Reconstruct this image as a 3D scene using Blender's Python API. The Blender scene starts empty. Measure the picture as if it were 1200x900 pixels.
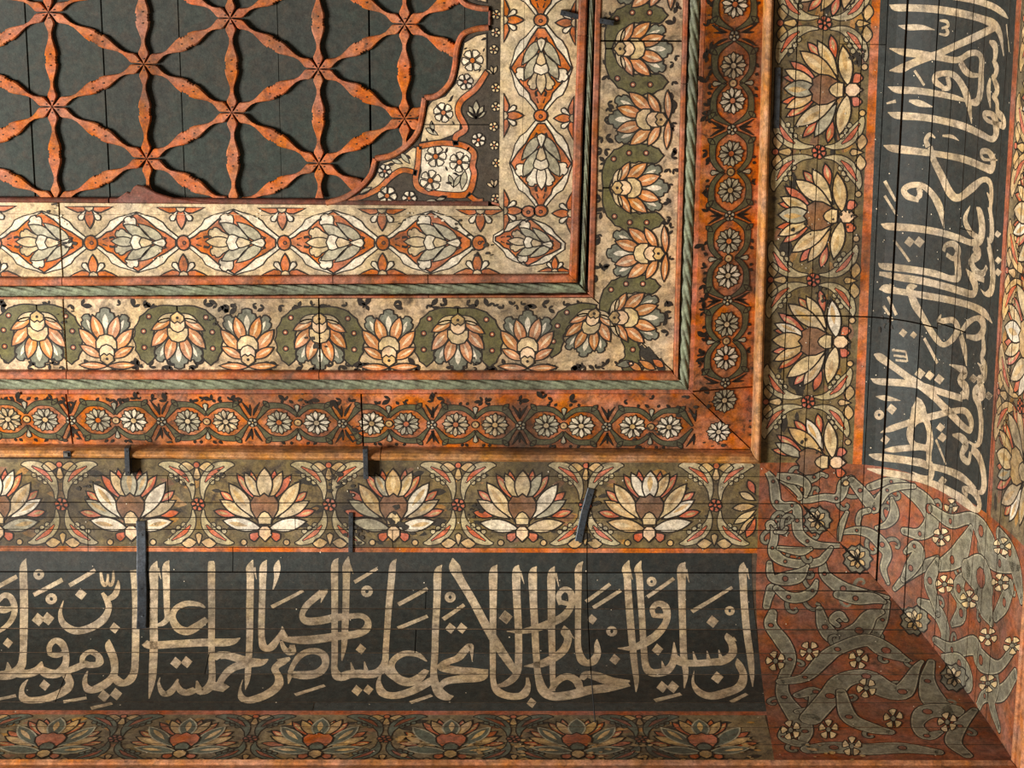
import bpy, bmesh, math, random
from mathutils import Matrix, Vector
from bisect import bisect_right
random.seed(7)
sc = bpy.context.scene
col = sc.collection
K = 0.003            # one working unit (u) is 3 mm; the ceiling hangs 2200 u (6.6 m) above the camera
D0 = 2200.0

# ------------------------------------------------------------------ camera, world, lights, exposure
FPX = 2200.0
PITCH, YAW, ROLL = math.radians(14.054), math.radians(-0.418), math.radians(0.232)
ROT = Matrix.Rotation(ROLL, 3, 'Z') @ Matrix.Rotation(PITCH, 3, 'X') @ Matrix.Rotation(YAW, 3, 'Y')
INV = ROT.transposed()
cam_d = bpy.data.cameras.new('camera')
cam = bpy.data.objects.new('camera', cam_d)
col.objects.link(cam)
cam_d.sensor_width = 36.0
cam_d.lens = FPX / 1200.0 * 36.0
cam_d.clip_end = 100
_x, _y, _z = INV.col[0], -INV.col[1], -INV.col[2]
cam.matrix_world = Matrix(((_x[0], _y[0], _z[0], 0), (_x[1], _y[1], _z[1], 0), (_x[2], _y[2], _z[2], 0), (0, 0, 0, 1)))
sc.camera = cam

world = bpy.data.worlds.new('world')
sc.world = world
world.use_nodes = True
world.node_tree.nodes['Background'].inputs[0].default_value = (1.0, 0.96, 0.90, 1)
world.node_tree.nodes['Background'].inputs[1].default_value = 0.085

def area(name, loc, target, size, power, colr):
    l = bpy.data.lights.new(name, 'AREA')
    l.shape = 'RECTANGLE'; l.size = size[0]; l.size_y = size[1]
    l.energy = power; l.color = colr
    o = bpy.data.objects.new(name, l); col.objects.link(o)
    o.location = loc
    o.rotation_euler = (Vector(target) - Vector(loc)).to_track_quat('-Z', 'Y').to_euler()
    return o
# daylight from the tall windows in the wall on the -X side of the hall
area('window_left_offscreen', (-7.2, 1.2, 1.1), (0.3, 1.2, 6.6), (2.2, 2.2), 2550, (1.0, 0.97, 0.92))

sc.view_settings.view_transform = 'Standard'
sc.view_settings.look = 'None'
sc.view_settings.gamma = 1.0
sc.view_settings.use_curve_mapping = False
sc.view_settings.exposure = -0.66

# ------------------------------------------------------------------ materials
def srgb(c):
    return tuple(((v / 255.0) / 12.92 if v / 255.0 <= 0.04045 else ((v / 255.0 + 0.055) / 1.055) ** 2.4) for v in c)

def make_group():
    g = bpy.data.node_groups.new('aged_paint', 'ShaderNodeTree')
    itf = g.interface
    itf.new_socket('Color', in_out='INPUT', socket_type='NodeSocketColor')
    s = itf.new_socket('Dirt', in_out='INPUT', socket_type='NodeSocketFloat'); s.default_value = 0.5
    s = itf.new_socket('Fleck', in_out='INPUT', socket_type='NodeSocketFloat'); s.default_value = 0.5
    itf.new_socket('Color', in_out='OUTPUT', socket_type='NodeSocketColor')
    itf.new_socket('Height', in_out='OUTPUT', socket_type='NodeSocketFloat')
    N, Lk = g.nodes, g.links
    gi, go = N.new('NodeGroupInput'), N.new('NodeGroupOutput')
    geo = N.new('ShaderNodeNewGeometry')
    def noise(scale, detail=5, rough=0.6, dist=0.0):
        n = N.new('ShaderNodeTexNoise'); n.inputs['Scale'].default_value = scale
        n.inputs['Detail'].default_value = detail; n.inputs['Roughness'].default_value = rough
        n.inputs['Distortion'].default_value = dist
        Lk.new(geo.outputs['Position'], n.inputs['Vector']); return n.outputs['Fac']
    def ramp(fac, a, b, lo, hi):
        m = N.new('ShaderNodeMapRange'); m.inputs[1].default_value = a; m.inputs[2].default_value = b
        m.inputs[3].default_value = lo; m.inputs[4].default_value = hi
        Lk.new(fac, m.inputs[0]); return m.outputs[0]
    def mul(a, b):
        m = N.new('ShaderNodeMath'); m.operation = 'MULTIPLY'
        for i, v in enumerate((a, b)):
            if isinstance(v, (int, float)): m.inputs[i].default_value = v
            else: Lk.new(v, m.inputs[i])
        return m.outputs[0]
    def mix(fac, a, b, mode='MIX'):
        m = N.new('ShaderNodeMix'); m.data_type = 'RGBA'; m.blend_type = mode
        Lk.new(fac, m.inputs[0])
        for i, v in ((6, a), (7, b)):
            if isinstance(v, tuple): m.inputs[i].default_value = v
            else: Lk.new(v, m.inputs[i])
        return m.outputs[2]
    grime = ramp(noise(2.2, 6, 0.62, 0.4), 0.44, 0.70, 0.0, 0.9)
    c = mix(mul(grime, gi.outputs['Dirt']), gi.outputs['Color'], (0.028, 0.021, 0.015, 1))
    blot = ramp(noise(22, 6, 0.68, 0.6), 0.46, 0.70, 0.0, 1.0)
    c = mix(mul(blot, gi.outputs['Dirt']), c, (0.05, 0.034, 0.022, 1))
    mott = ramp(noise(45, 7, 0.75), 0.28, 0.72, 0.42, 1.46)
    hsv = N.new('ShaderNodeHueSaturation'); Lk.new(c, hsv.inputs['Color']); Lk.new(mott, hsv.inputs['Value'])
    Lk.new(ramp(noise(14, 4, 0.6), 0.3, 0.7, 0.497, 0.511), hsv.inputs['Hue']); Lk.new(ramp(noise(9, 5, 0.6), 0.3, 0.7, 0.82, 1.12), hsv.inputs['Saturation'])
    c = hsv.outputs['Color']
    hs2 = N.new('ShaderNodeHueSaturation'); Lk.new(c, hs2.inputs['Color']); Lk.new(ramp(noise(170, 4, 0.7), 0.3, 0.7, 0.72, 1.26), hs2.inputs['Value'])
    c = hs2.outputs['Color']
    rub = ramp(noise(60, 8, 0.75, 0.5), 0.64, 0.70, 0.0, 0.55)
    c = mix(mul(rub, gi.outputs['Fleck']), c, (0.33, 0.25, 0.17, 1))
    fl = ramp(noise(230, 3, 0.6), 0.70, 0.74, 0.0, 0.8)
    c = mix(mul(fl, gi.outputs['Fleck']), c, (0.55, 0.46, 0.36, 1))
    dk = ramp(noise(130, 4, 0.7), 0.66, 0.72, 0.0, 0.7)
    c = mix(mul(dk, gi.outputs['Dirt']), c, (0.02, 0.016, 0.012, 1))
    Lk.new(c, go.inputs['Color'])
    Lk.new(mott, go.inputs['Height'])
    return g
GRP = make_group()
MATS = {}
def mat(name, c, dirt=0.55, fleck=0.5, rough=0.62, metal=0.0, bump=0.25):
    m = bpy.data.materials.new(name); m.use_nodes = True
    N, Lk = m.node_tree.nodes, m.node_tree.links
    b = N['Principled BSDF']
    b.inputs['Roughness'].default_value = rough; b.inputs['Metallic'].default_value = metal
    b.inputs['Specular IOR Level'].default_value = 0.3
    g = N.new('ShaderNodeGroup'); g.node_tree = GRP
    g.inputs['Color'].default_value = (*srgb(c), 1); g.inputs['Dirt'].default_value = min(dirt * 1.3, 1.0); g.inputs['Fleck'].default_value = fleck
    Lk.new(g.outputs['Color'], b.inputs['Base Color'])
    if bump:
        bp = N.new('ShaderNodeBump'); bp.inputs['Strength'].default_value = bump; bp.inputs['Distance'].default_value = 0.002
        Lk.new(g.outputs['Height'], bp.inputs['Height']); Lk.new(bp.outputs['Normal'], b.inputs['Normal'])
    MATS[name] = m
    return m
mat('field_green', (46, 52, 45), 0.5, 0.12)
mat('panel_black', (44, 47, 43), 0.35, 0.3)
mat('panel_worn', (56, 60, 57), 0.35, 0.85)
mat('panel_deep', (38, 41, 38), 0.4, 0.25)
mat('outline', (36, 28, 21), 0.2, 0.15, bump=0)
mat('orange', (198, 100, 42), 0.55, 0.25)
mat('lattice_orange', (184, 94, 44), 0.5, 0.2)
mat('deep_orange', (200, 104, 42), 0.8, 0.25)
mat('red', (166, 86, 56), 0.5, 0.4)
mat('brick', (140, 78, 56), 0.6, 0.4)
mat('fillet_red', (174, 92, 56), 0.55, 0.4)
mat('bead_wood', (196, 130, 74), 0.55, 0.3)
mat('field_edge', (116, 64, 50), 0.6, 0.4)
mat('cream', (206, 178, 138), 0.5, 0.5)
mat('ivory', (226, 208, 180), 0.35, 0.4)
mat('petal_cream', (222, 190, 140), 0.45, 0.4)
mat('petal_tan', (206, 166, 112), 0.5, 0.4)
mat('petal_gray', (178, 166, 138), 0.45, 0.4)
mat('salmon', (208, 134, 82), 0.45, 0.4)
mat('salmon_light', (234, 194, 152), 0.35, 0.3)
mat('petal_red', (202, 100, 68), 0.45, 0.3)
mat('bluegray', (124, 122, 102), 0.5, 0.35)
mat('olive', (102, 94, 56), 0.5, 0.3)
mat('ribbon_olive', (92, 88, 60), 0.55, 0.3)
mat('palm_ground', (206, 172, 130), 0.7, 0.5)
mat('lotus_ground', (116, 97, 62), 0.9, 0.6)
mat('soot', (52, 46, 38), 0.4, 0.4)
mat('ochre', (176, 124, 62), 0.7, 0.5)
mat('lotus_ground_b', (132, 108, 66), 0.9, 0.6)
mat('low_tan', (184, 146, 96), 0.55, 0.5)
mat('low_red', (178, 92, 56), 0.55, 0.4)
mat('low_ground', (128, 108, 78), 0.65, 0.65)
mat('low_green', (96, 100, 84), 0.6, 0.5)
mat('heart_brown', (136, 94, 66), 0.5, 0.3)
mat('corner_red', (146, 78, 48), 0.6, 0.45)
mat('scroll_gray', (132, 124, 102), 0.5, 0.4)
mat('scroll_edge', (164, 152, 124), 0.4, 0.3)
mat('bracket_leaf', (186, 166, 126), 0.5, 0.4)
mat('letter', (198, 172, 138), 0.5, 0.35)
mat('plaster', (150, 138, 118), 0.4, 0.2)
mat('rope_green', (128, 132, 104), 0.6, 0.5)
mat('raw_wood', (96, 76, 58), 0.7, 0.4)
mat('dark_wood', (52, 42, 34), 0.6, 0.2)
mat('iron', (70, 76, 82), 0.4, 0.25, rough=0.45, metal=0.5)
mat('bolt_metal', (150, 146, 138), 0.4, 0.3, rough=0.35, metal=0.8)
mat('ledge_wood', (186, 116, 72), 0.55, 0.5)
mat('border_dark', (70, 60, 48), 0.6, 0.7)

# ------------------------------------------------------------------ surfaces
def ray(px, py):
    q = INV @ Vector(((px - 600) / FPX, (py - 450) / FPX, 1.0))
    return q[0] / q[2], q[1] / q[2]

class Flat:
    """A board face: h (drop below the reference plane) = a + b X + c Y."""
    def __init__(s, a, b=0.0, c=0.0):
        s.a, s.b, s.c = a, b, c; s.grid = []; s.rows = []; s.butts = []
    def px(s, x, y):
        rx, ry = ray(x, y)
        z = (D0 - s.a) / (1 + s.b * rx + s.c * ry)
        return rx * z, ry * z
    def h(s, X, Y): return s.a + s.b * X + s.c * Y
    def map(s, X, Y, off): return (X * K, Y * K, (D0 - s.h(X, Y) - off) * K)

PR = [(0, 12), (50, 12), (100, 15.5), (127, 20.5), (148, 30.5), (166, 46), (184, 71), (201, 106), (215, 152), (226, 210), (234, 270), (238.5, 340), (240, 420), (240, 500)]
def spline(P, m):
    J = range(len(P[0]))
    Q = [tuple(2 * P[0][j] - P[1][j] for j in J)] + list(P) + [tuple(2 * P[-1][j] - P[-2][j] for j in J)]
    out = []
    for i in range(1, len(Q) - 2):
        for k in range(m):
            t = k / m
            out.append(tuple(.5 * (2 * Q[i][j] + (-Q[i - 1][j] + Q[i + 1][j]) * t + (2 * Q[i - 1][j] - 5 * Q[i][j] + 4 * Q[i + 1][j] - Q[i + 2][j]) * t * t
                                   + (-Q[i - 1][j] + 3 * Q[i][j] - 3 * Q[i + 1][j] + Q[i + 2][j]) * t ** 3) for j in range(len(P[0]))))
    out.append(tuple(P[-1]))
    return out
SP = spline(PR, 16)
SL = [0.0]
for _i in range(1, len(SP)): SL.append(SL[-1] + math.dist(SP[_i], SP[_i - 1]))
C0 = (317.8, 645.4)      # corner where both coves start
SEND = 487.0             # profile length of the cove down to the ledge
def prof(s):
    if s <= 0: return s, PR[0][1], 1.0, 0.0
    i = min(max(bisect_right(SL, s) - 1, 0), len(SL) - 2)
    t = (s - SL[i]) / (SL[i + 1] - SL[i])
    a, b = SP[i], SP[i + 1]
    # smooth tangent
    p, q = SP[max(i - 1, 0)], SP[min(i + 2, len(SP) - 1)]
    tx, ty = q[0] - p[0], q[1] - p[1]
    l = math.hypot(tx, ty)
    return a[0] + (b[0] - a[0]) * t, a[1] + (b[1] - a[1]) * t, tx / l, ty / l

class Cove:
    """axis 1: cove along X (extends in Y); axis 0: cove along Y. Coordinates u (along, 0 at the corner) and s (down the profile)."""
    def __init__(s, axis, rows, butts):
        s.ax = axis; s.rows = rows; s.butts = butts
        vals = sorted([0.0, SEND] + [r[0] for r in rows])
        g = []
        for a, b in zip(vals, vals[1:]):
            n = max(1, int(math.ceil((b - a) / 13.0)))
            g += [a + (b - a) * k / n for k in range(1, n)]
        s.grid = g
        # boards are flat between these lines, and so is all paint on them
        bp = sorted(set([-3.0, 0.0, SEND, SEND + 20] + g + [q for r, w in rows for q in (r - w / 2, r + w / 2)]))
        s.bp = bp; s.bv = [prof(q) for q in bp]
    def prof_at(s, v):
        i = min(max(bisect_right(s.bp, v) - 1, 0), len(s.bp) - 2)
        t = (v - s.bp[i]) / (s.bp[i + 1] - s.bp[i])
        return [a + (b - a) * t for a, b in zip(s.bv[i], s.bv[i + 1])]
    def px(s, x, y):
        r = ray(x, y); r1, r0 = r[s.ax], r[1 - s.ax]
        prev = None
        for i, (d, h) in enumerate(SP):
            g = C0[s.ax] + d - r1 * (D0 - h)
            if prev is not None and (g >= 0) != (prev >= 0):
                t = prev / (prev - g)
                dd = SP[i - 1][0] + (d - SP[i - 1][0]) * t; hh = SP[i - 1][1] + (h - SP[i - 1][1]) * t
                return r0 * (D0 - hh) - C0[1 - s.ax], SL[i - 1] + (SL[i] - SL[i - 1]) * t
            prev = g
        g0 = C0[s.ax] + SP[0][0] - r1 * (D0 - SP[0][1])
        if g0 > 0: return r0 * (D0 - 12) - C0[1 - s.ax], -g0
        d, h = SP[-1]
        return r0 * (D0 - h) - C0[1 - s.ax], SL[-1]
    def map(s, u, v, off):
        d, h, tx, ty = s.prof_at(v)
        d2, h2 = d - ty * off, h + tx * off
        P = [0, 0]
        P[s.ax] = C0[s.ax] + d2; P[1 - s.ax] = C0[1 - s.ax] + u
        return (P[0] * K, P[1] * K, (D0 - h2) * K)

def rows_from(cove_axis, px_list):
    tmp = Cove(cove_axis, [], [])
    return [tmp.px(*p)[1] for p in px_list]
_rb = rows_from(1, [(40, 557), (40, 588.5), (40, 606), (40, 620), (40, 641), (40, 670), (40, 691), (40, 713), (40, 737), (40, 765), (40, 790), (40, 823), (40, 852), (40, 872)])
_rr = rows_from(0, [(936, 0), (966, 0), (986, 0), (1013, 0), (1041, 0), (1064, 0), (1101, 0), (1122, 0), (1142, 0), (1157, 0), (1178, 100), (1182, 250), (1192, 330)])
_rr2 = _rr
_gapb = [0.5, 0.7, 0.5, 0.6, 0.5, 1.0, 0.8, 0.8, 1.1, 0.8, 0.8, 0.7, 0.8, 0.6]
_gapr = [1.0, 0.8, 0.6, 0.9, 0.8, 2.2, 1.4, 0.9, 1.2, 0.9, 0.9, 1.0, 1.4]
COB = Cove(1, [(s, g * 1.7) for s, g in zip(_rb, _gapb)], [])
COR = Cove(0, [(s, g * 1.25) for s, g in zip(_rr, _gapr)], [])
def u_b(x, y): return COB.px(x, y)[0]
def s_b(x, y): return COB.px(x, y)[1]
# butt joints of the boards: (u, gap, s_lo, s_hi)
COB.butts = [(u_b(688, 640), 1.3, 0, 400), (u_b(103, 632), 1.0, _rb[3], _rb[4] + 4), (u_b(197, 572), 1.0, _rb[0], _rb[1]), (u_b(273, 655), 1.0, _rb[4], _rb[5]),
             (u_b(499, 700), 1.0, _rb[6], _rb[7]), (u_b(487, 750), 1.2, _rb[8], _rb[9]), (u_b(368, 826), 1.0, _rb[11], 372), (u_b(460, 622), 1.0, _rb[3], _rb[4]),
             (u_b(346, 610), 0.9, _rb[2], _rb[3]), (u_b(66, 820), 1.0, _rb[10], _rb[11]), (u_b(240, 790), 1.0, _rb[9], _rb[10])]
_ur = COR.px(1010, 371)[0]
COR.butts = [(_ur, 1.8, _rr[0], _rr[7]), (COR.px(1120, 385)[0], 1.6, _rr[7], _rr[9] + 4), (COR.px(1018, 52)[0], 0.9, _rr[2], _rr[4]),
             (COR.px(925, 57)[0], 0.9, 0, _rr[0]), (COR.px(1135, 270)[0], 1.0, _rr[8], _rr[9])]

# ------------------------------------------------------------------ object helpers
def tag(o, label, cat, group=None):
    o['label'] = label; o['category'] = cat
    if group: o['group'] = group
    return o
def thing(name, loc, label=None, cat=None, group=None):
    o = bpy.data.objects.new(name, None); col.objects.link(o)
    o.empty_display_size = 0.1
    o.location = (loc[0] * K, loc[1] * K, (D0 - loc[2]) * K)
    if label: tag(o, label, cat, group)
    return o
def link(name, me, parent=None):
    o = bpy.data.objects.new(name, me); col.objects.link(o)
    if parent:
        o.parent = parent
        o.matrix_parent_inverse = Matrix.Translation(parent.location).inverted() if parent.type == 'EMPTY' else Matrix()
    return o
def mesh(name, verts, faces, material, parent=None, smooth=False):
    me = bpy.data.meshes.new(name)
    me.from_pydata(verts, [], faces)
    me.materials.append(MATS[material])
    bm = bmesh.new(); bm.from_mesh(me); bmesh.ops.recalc_face_normals(bm, faces=bm.faces); bm.to_mesh(me); bm.free()
    if smooth:
        for p in me.polygons: p.use_smooth = True
    return link(name, me, parent)
def W(X, Y, h): return (X * K, Y * K, (D0 - h) * K)

def slab(name, poly, hf, thick, material, parent, bevel=0.0):
    """Board with outline poly (X, Y), visible face at h = hf(X, Y), thickness away from the viewer."""
    n = len(poly)
    if bevel:
        cx = sum(p[0] for p in poly) / n; cy = sum(p[1] for p in poly) / n
        inn = inset(poly, bevel)
        v = [W(p[0], p[1], hf(*p)) for p in inn] + [W(p[0], p[1], hf(*p) - bevel) for p in poly] + [W(p[0], p[1], hf(*p) - thick) for p in poly]
        f = [list(range(n)), list(range(3 * n - 1, 2 * n - 1, -1))]
        for k in (0, n):
            f += [[k + i, k + (i + 1) % n, k + n + (i + 1) % n, k + n + i] for i in range(n)]
    else:
        v = [W(p[0], p[1], hf(*p)) for p in poly] + [W(p[0], p[1], hf(*p) - thick) for p in poly]
        f = [list(range(n)), list(range(2 * n - 1, n - 1, -1))] + [[i, (i + 1) % n, n + (i + 1) % n, n + i] for i in range(n)]
    return mesh(name, v, f, material, parent)
def area2(p): return sum(p[i][0] * p[(i + 1) % len(p)][1] - p[(i + 1) % len(p)][0] * p[i][1] for i in range(len(p)))
def normals2(p):
    n = len(p); out = []
    for i in range(n):
        a, b, c = p[i - 1], p[i], p[(i + 1) % n]
        e1 = (b[0] - a[0], b[1] - a[1]); e2 = (c[0] - b[0], c[1] - b[1])
        l1 = math.hypot(*e1) or 1e-9; l2 = math.hypot(*e2) or 1e-9
        nx, ny = e1[1] / l1 + e2[1] / l2, -e1[0] / l1 - e2[0] / l2
        l = math.hypot(nx, ny) or 1e-9
        k = 1.0 / max(0.5, l / 2)
        out.append((nx / l * k, ny / l * k))
    return out
def inset(p, d):
    sg = 1 if area2(p) > 0 else -1
    return [(q[0] - n[0] * d * sg, q[1] - n[1] * d * sg) for q, n in zip(p, normals2(p))]

# ------------------------------------------------------------------ painting: flat coats laid on a board or cove
LV = 0.08
class Paint:
    def __init__(s, surf, variants=None):
        s.surf = surf; s.polys = []; s.mats = []; s.variants = variants
        if variants: s.mats = list(variants)
    def mi(s, m):
        if m not in s.mats: s.mats.append(m)
        return s.mats.index(m)
    def fill(s, poly, m, lv=1): s.polys.append((poly, s.mi(m), lv))
    def line(s, pts, w, m='outline', lv=2, closed=False):
        n = len(pts)
        if n < 2: return
        if closed: nn = normals2(pts)
        else:
            nn = []
            for i in range(n):
                a, b = pts[max(i - 1, 0)], pts[min(i + 1, n - 1)]
                l = math.dist(a, b) or 1e-9
                nn.append(((b[1] - a[1]) / l, -(b[0] - a[0]) / l))
        ww = w if isinstance(w, (list, tuple)) else [w] * n
        A = [(p[0] + k[0] * q / 2, p[1] + k[1] * q / 2) for p, k, q in zip(pts, nn, ww)]
        B = [(p[0] - k[0] * q / 2, p[1] - k[1] * q / 2) for p, k, q in zip(pts, nn, ww)]
        mi = s.mi(m)
        for i in range(n if closed else n - 1):
            j = (i + 1) % n
            s.polys.append(([A[i], A[j], B[j], B[i]], mi, lv))
        return A, B
    def shape(s, poly, m, lv=1, ow=1.3, oc='outline'):
        s.fill(poly, m, lv)
        if ow: s.line(poly, ow * 1.4, oc, lv + 0.5, True)
    def stroke(s, pts, m, lv=1, ow=0, oc='outline', n=6):
        """pts (x, y, width): smooth brush stroke, optionally outlined."""
        P = spline(pts, n) if len(pts) > 2 else [tuple(pts[0][j] + (pts[1][j] - pts[0][j]) * t for j in range(3)) for t in (0, .5, 1)]
        A, B = s.line([p[:2] for p in P], [max(p[2], 0.3) for p in P], m, lv)
        if ow:
            s.line(A + B[::-1], ow, oc, lv + 0.5, True)
    def disc(s, c, r, m, lv=1, ow=1.2, n=12, ry=None, oc='outline'):
        ry = ry or r
        s.shape([(c[0] + r * math.cos(2 * math.pi * k / n), c[1] + ry * math.sin(2 * math.pi * k / n)) for k in range(n)], m, lv, ow, oc)
    def build(s, name, parent):
        bm = bmesh.new()
        layer = bm.faces.layers.float.new('lv')
        for poly, mi, lv in s.polys:
            vs = [bm.verts.new((p[0], p[1], 0)) for p in poly]
            try: f = bm.faces.new(vs)
            except ValueError: continue
            f.material_index = mi; f[layer] = lv
        bm.normal_update()
        big = [f for f in bm.faces if len(f.verts) > 4]
        if big: bmesh.ops.triangulate(bm, faces=big, ngon_method='EAR_CLIP')
        sf = s.surf
        def bis(co, no, faces):
            if not faces: return
            es = set(); vsx = set()
            for f in faces: es.update(f.edges); vsx.update(f.verts)
            bmesh.ops.bisect_plane(bm, geom=list(vsx) + list(es) + list(faces), plane_co=co, plane_no=no, dist=1e-4)
        def straddle(ax, val, lo=None, hi=None):
            r = []
            for f in bm.faces:
                c = [v.co[ax] for v in f.verts]
                if min(c) < val - 1e-3 and max(c) > val + 1e-3:
                    if lo is not None:
                        m = f.calc_center_median()[1 - ax]
                        if not (lo <= m <= hi): continue
                    r.append(f)
            return r
        ys = [v.co.y for v in bm.verts]
        if ys:
            y0, y1 = min(ys), max(ys)
            for g in sf.grid:
                if y0 < g < y1: bis((0, g, 0), (0, 1, 0), straddle(1, g))
            for r, gap in sf.rows:
                if y0 < r + gap and r - gap < y1:
                    for q in (r - gap / 2, r + gap / 2): bis((0, q, 0), (0, 1, 0), straddle(1, q))
                    kill = [f for f in bm.faces if abs(f.calc_center_median().y - r) < gap / 2 - 1e-4]
                    if kill: bmesh.ops.delete(bm, geom=kill, context='FACES')
            xs = [v.co.x for v in bm.verts]
            for c in sf.butts:
                if not xs: break
                ax = c[4] if len(c) > 4 else 0
                u, gap, lo, hi = c[:4]
                for q in (u - gap / 2, u + gap / 2):
                    no = (1, 0, 0) if ax == 0 else (0, 1, 0)
                    bis((q, 0, 0) if ax == 0 else (0, q, 0), no, straddle(ax, q, lo, hi))
                kill = [f for f in bm.faces if abs(f.calc_center_median()[ax] - u) < gap / 2 - 1e-4 and lo <= f.calc_center_median()[1 - ax] <= hi]
                if kill: bmesh.ops.delete(bm, geom=kill, context='FACES')
        # each layer lies a hair's breadth above the one below it
        vv, ff, mm = [], [], []
        for f in bm.faces:
            i0 = len(vv); lv = f[layer]
            pts = [(v.co.x, v.co.y) for v in f.verts]
            if area2(pts) > 0: pts.reverse()
            for p in pts: vv.append(sf.map(p[0], p[1], 0.45 + lv * LV))
            mi = f.material_index
            if s.variants:      # every plank has weathered a little differently
                c = f.calc_center_median()
                k = sum(1 for r in sf.rows if r[0] < c.y)
                k = k * 5 + sum(1 for b in sf.butts if b[2] < c.y < b[3] and b[0] < c.x)
                mi = (k * 7 + k * k * 3 + k // 5) % len(s.variants)
            ff.append(list(range(i0, i0 + len(pts)))); mm.append(mi)
        bm.free()
        if not ff: return None
        me = bpy.data.meshes.new(name)
        me.from_pydata(vv, [], ff)
        for m in s.mats: me.materials.append(MATS[m])
        me.polygons.foreach_set('material_index', mm)
        return link(name, me, parent)

class Frame:
    """Local drawing frame: x along, y towards the flower tips."""
    def __init__(s, o, ex, ey, k=1.0): s.o, s.ex, s.ey, s.k = o, ex, ey, k
    def __call__(s, x, y): return (s.o[0] + s.k * (x * s.ex[0] + y * s.ey[0]), s.o[1] + s.k * (x * s.ex[1] + y * s.ey[1]))
    def P(s, pts): return [s(*p) for p in pts]
    def S(s, pts): return [(*s(p[0], p[1]), p[2] * s.k) for p in pts]
def jit(a): return random.uniform(-a, a)
def lens(x0, y0, x1, y1, w, tip=0.55, n=7):
    """pointed petal from base to tip, widest at `tip` of its length"""
    dx, dy = x1 - x0, y1 - y0; l = math.hypot(dx, dy) or 1e-6; nx, ny = -dy / l, dx / l
    e = math.log(0.5) / math.log(tip)
    L, R = [], []
    for i in range(1, n):
        t = i / n; q = math.sin(math.pi * t ** e) ** 0.85 * w / 2
        L.append((x0 + dx * t + nx * q, y0 + dy * t + ny * q)); R.append((x0 + dx * t - nx * q, y0 + dy * t - ny * q))
    return [(x0, y0)] + L + [(x1, y1)] + R[::-1]
def drop(x0, y0, x1, y1, w, n=8):
    """petal with a rounded end"""
    dx, dy = x1 - x0, y1 - y0; l = math.hypot(dx, dy) or 1e-6; nx, ny = -dy / l, dx / l
    L, R = [], []
    for i in range(1, n):
        t = i / n; q = (t ** 0.8) * math.sqrt(max(0, 1 - max(0, (t - 0.62) / 0.38) ** 2)) * w / 2
        L.append((x0 + dx * t + nx * q, y0 + dy * t + ny * q)); R.append((x0 + dx * t - nx * q, y0 + dy * t - ny * q))
    return [(x0, y0)] + L + [(x1, y1)] + R[::-1]
def lobed(x0, y0, x1, y1, w):
    """petal with a three-lobed end"""
    dx, dy = x1 - x0, y1 - y0; l = math.hypot(dx, dy) or 1e-6; nx, ny = -dy / l, dx / l
    prof_ = [(0, 0), (.25, .22), (.5, .34), (.62, .5), (.74, .56), (.84, .48), (.86, .3), (.96, .28), (1.0, .08)]
    L = [(x0 + dx * t + nx * q * w, y0 + dy * t + ny * q * w) for t, q in prof_]
    R = [(x0 + dx * t - nx * q * w, y0 + dy * t - ny * q * w) for t, q in prof_[1:]]
    return L + R[::-1]

# ------------------------------------------------------------------ ceiling: slab, green field planks
HF = -10.0                                   # face of the green field
FIELD = Flat(HF)
P1 = Flat(0.0)
P2 = Flat(4.0)
P3B = Flat(16 + 0.32 * 560, 0, -0.32)          # third board leans: inner edge low, outer edge high
P3R = Flat(16 + 0.32 * 237, -0.32, 0)
# frame lines: (y where the long run meets x=0, mitre point, x where the short run meets y=0)
LN = [(237.5, (585, 242), 587.3), (326, (669, 322.5), 679), (335, (675, 330), 688), (348, (690, 345), 698), (351.5, (695, 350), 705),
      (435, (789, 437), 801), (444, (795.5, 445), 807), (456.5, (807, 457), 821), (462, (812, 461), 828), (526, (883, 533), 898), (537, (892, 545.5), 908)]
XF, YF = -840.0, -80.0                       # how far the runs go on outside the picture
def bline(i, sf, d=0.0):
    a = sf.px(0, LN[i][0]); c = sf.px(*LN[i][1])
    k = (c[1] - a[1]) / (c[0] - a[0])
    return (XF, a[1] + k * (XF - a[0]) + d), (c[0] + d, c[1] + d)
def rline(i, sf, d=0.0):
    a = sf.px(LN[i][2], 0); c = sf.px(*LN[i][1])
    k = (c[0] - a[0]) / (c[1] - a[1])
    return (a[0] + k * (YF - a[1]) + d, YF), (c[0] + d, c[1] + d)
def lerp(a, b, t): return (a[0] + (b[0] - a[0]) * t, a[1] + (b[1] - a[1]) * t)

ceiling = slab('ceiling', [(-860, -100), (600, -100), (600, 940), (-860, 940)], lambda X, Y: -30.0, 20, 'dark_wood', None)
ceiling['kind'] = 'structure'
ceiling['label'] = 'dark green plank ceiling behind the orange star lattice'
_edges = [-838]
for x in (-95, 36, 124, 213, 328, 434, 545): _edges.append(FIELD.px(x, 120)[0])
_edges.append(FIELD.px(592, 120)[0])
for a, b in zip(_edges, _edges[1:]):
    o = jit(0.8)
    t = jit(1.2)
    slab('plank', [(a + 0.5, -90), (b - 0.5, -90), (b - 0.5 + t, 345), (a + 0.5 + t, 345)], lambda X, Y, o=o: HF + o, 12, 'field_green', ceiling, 0.4)

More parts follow.
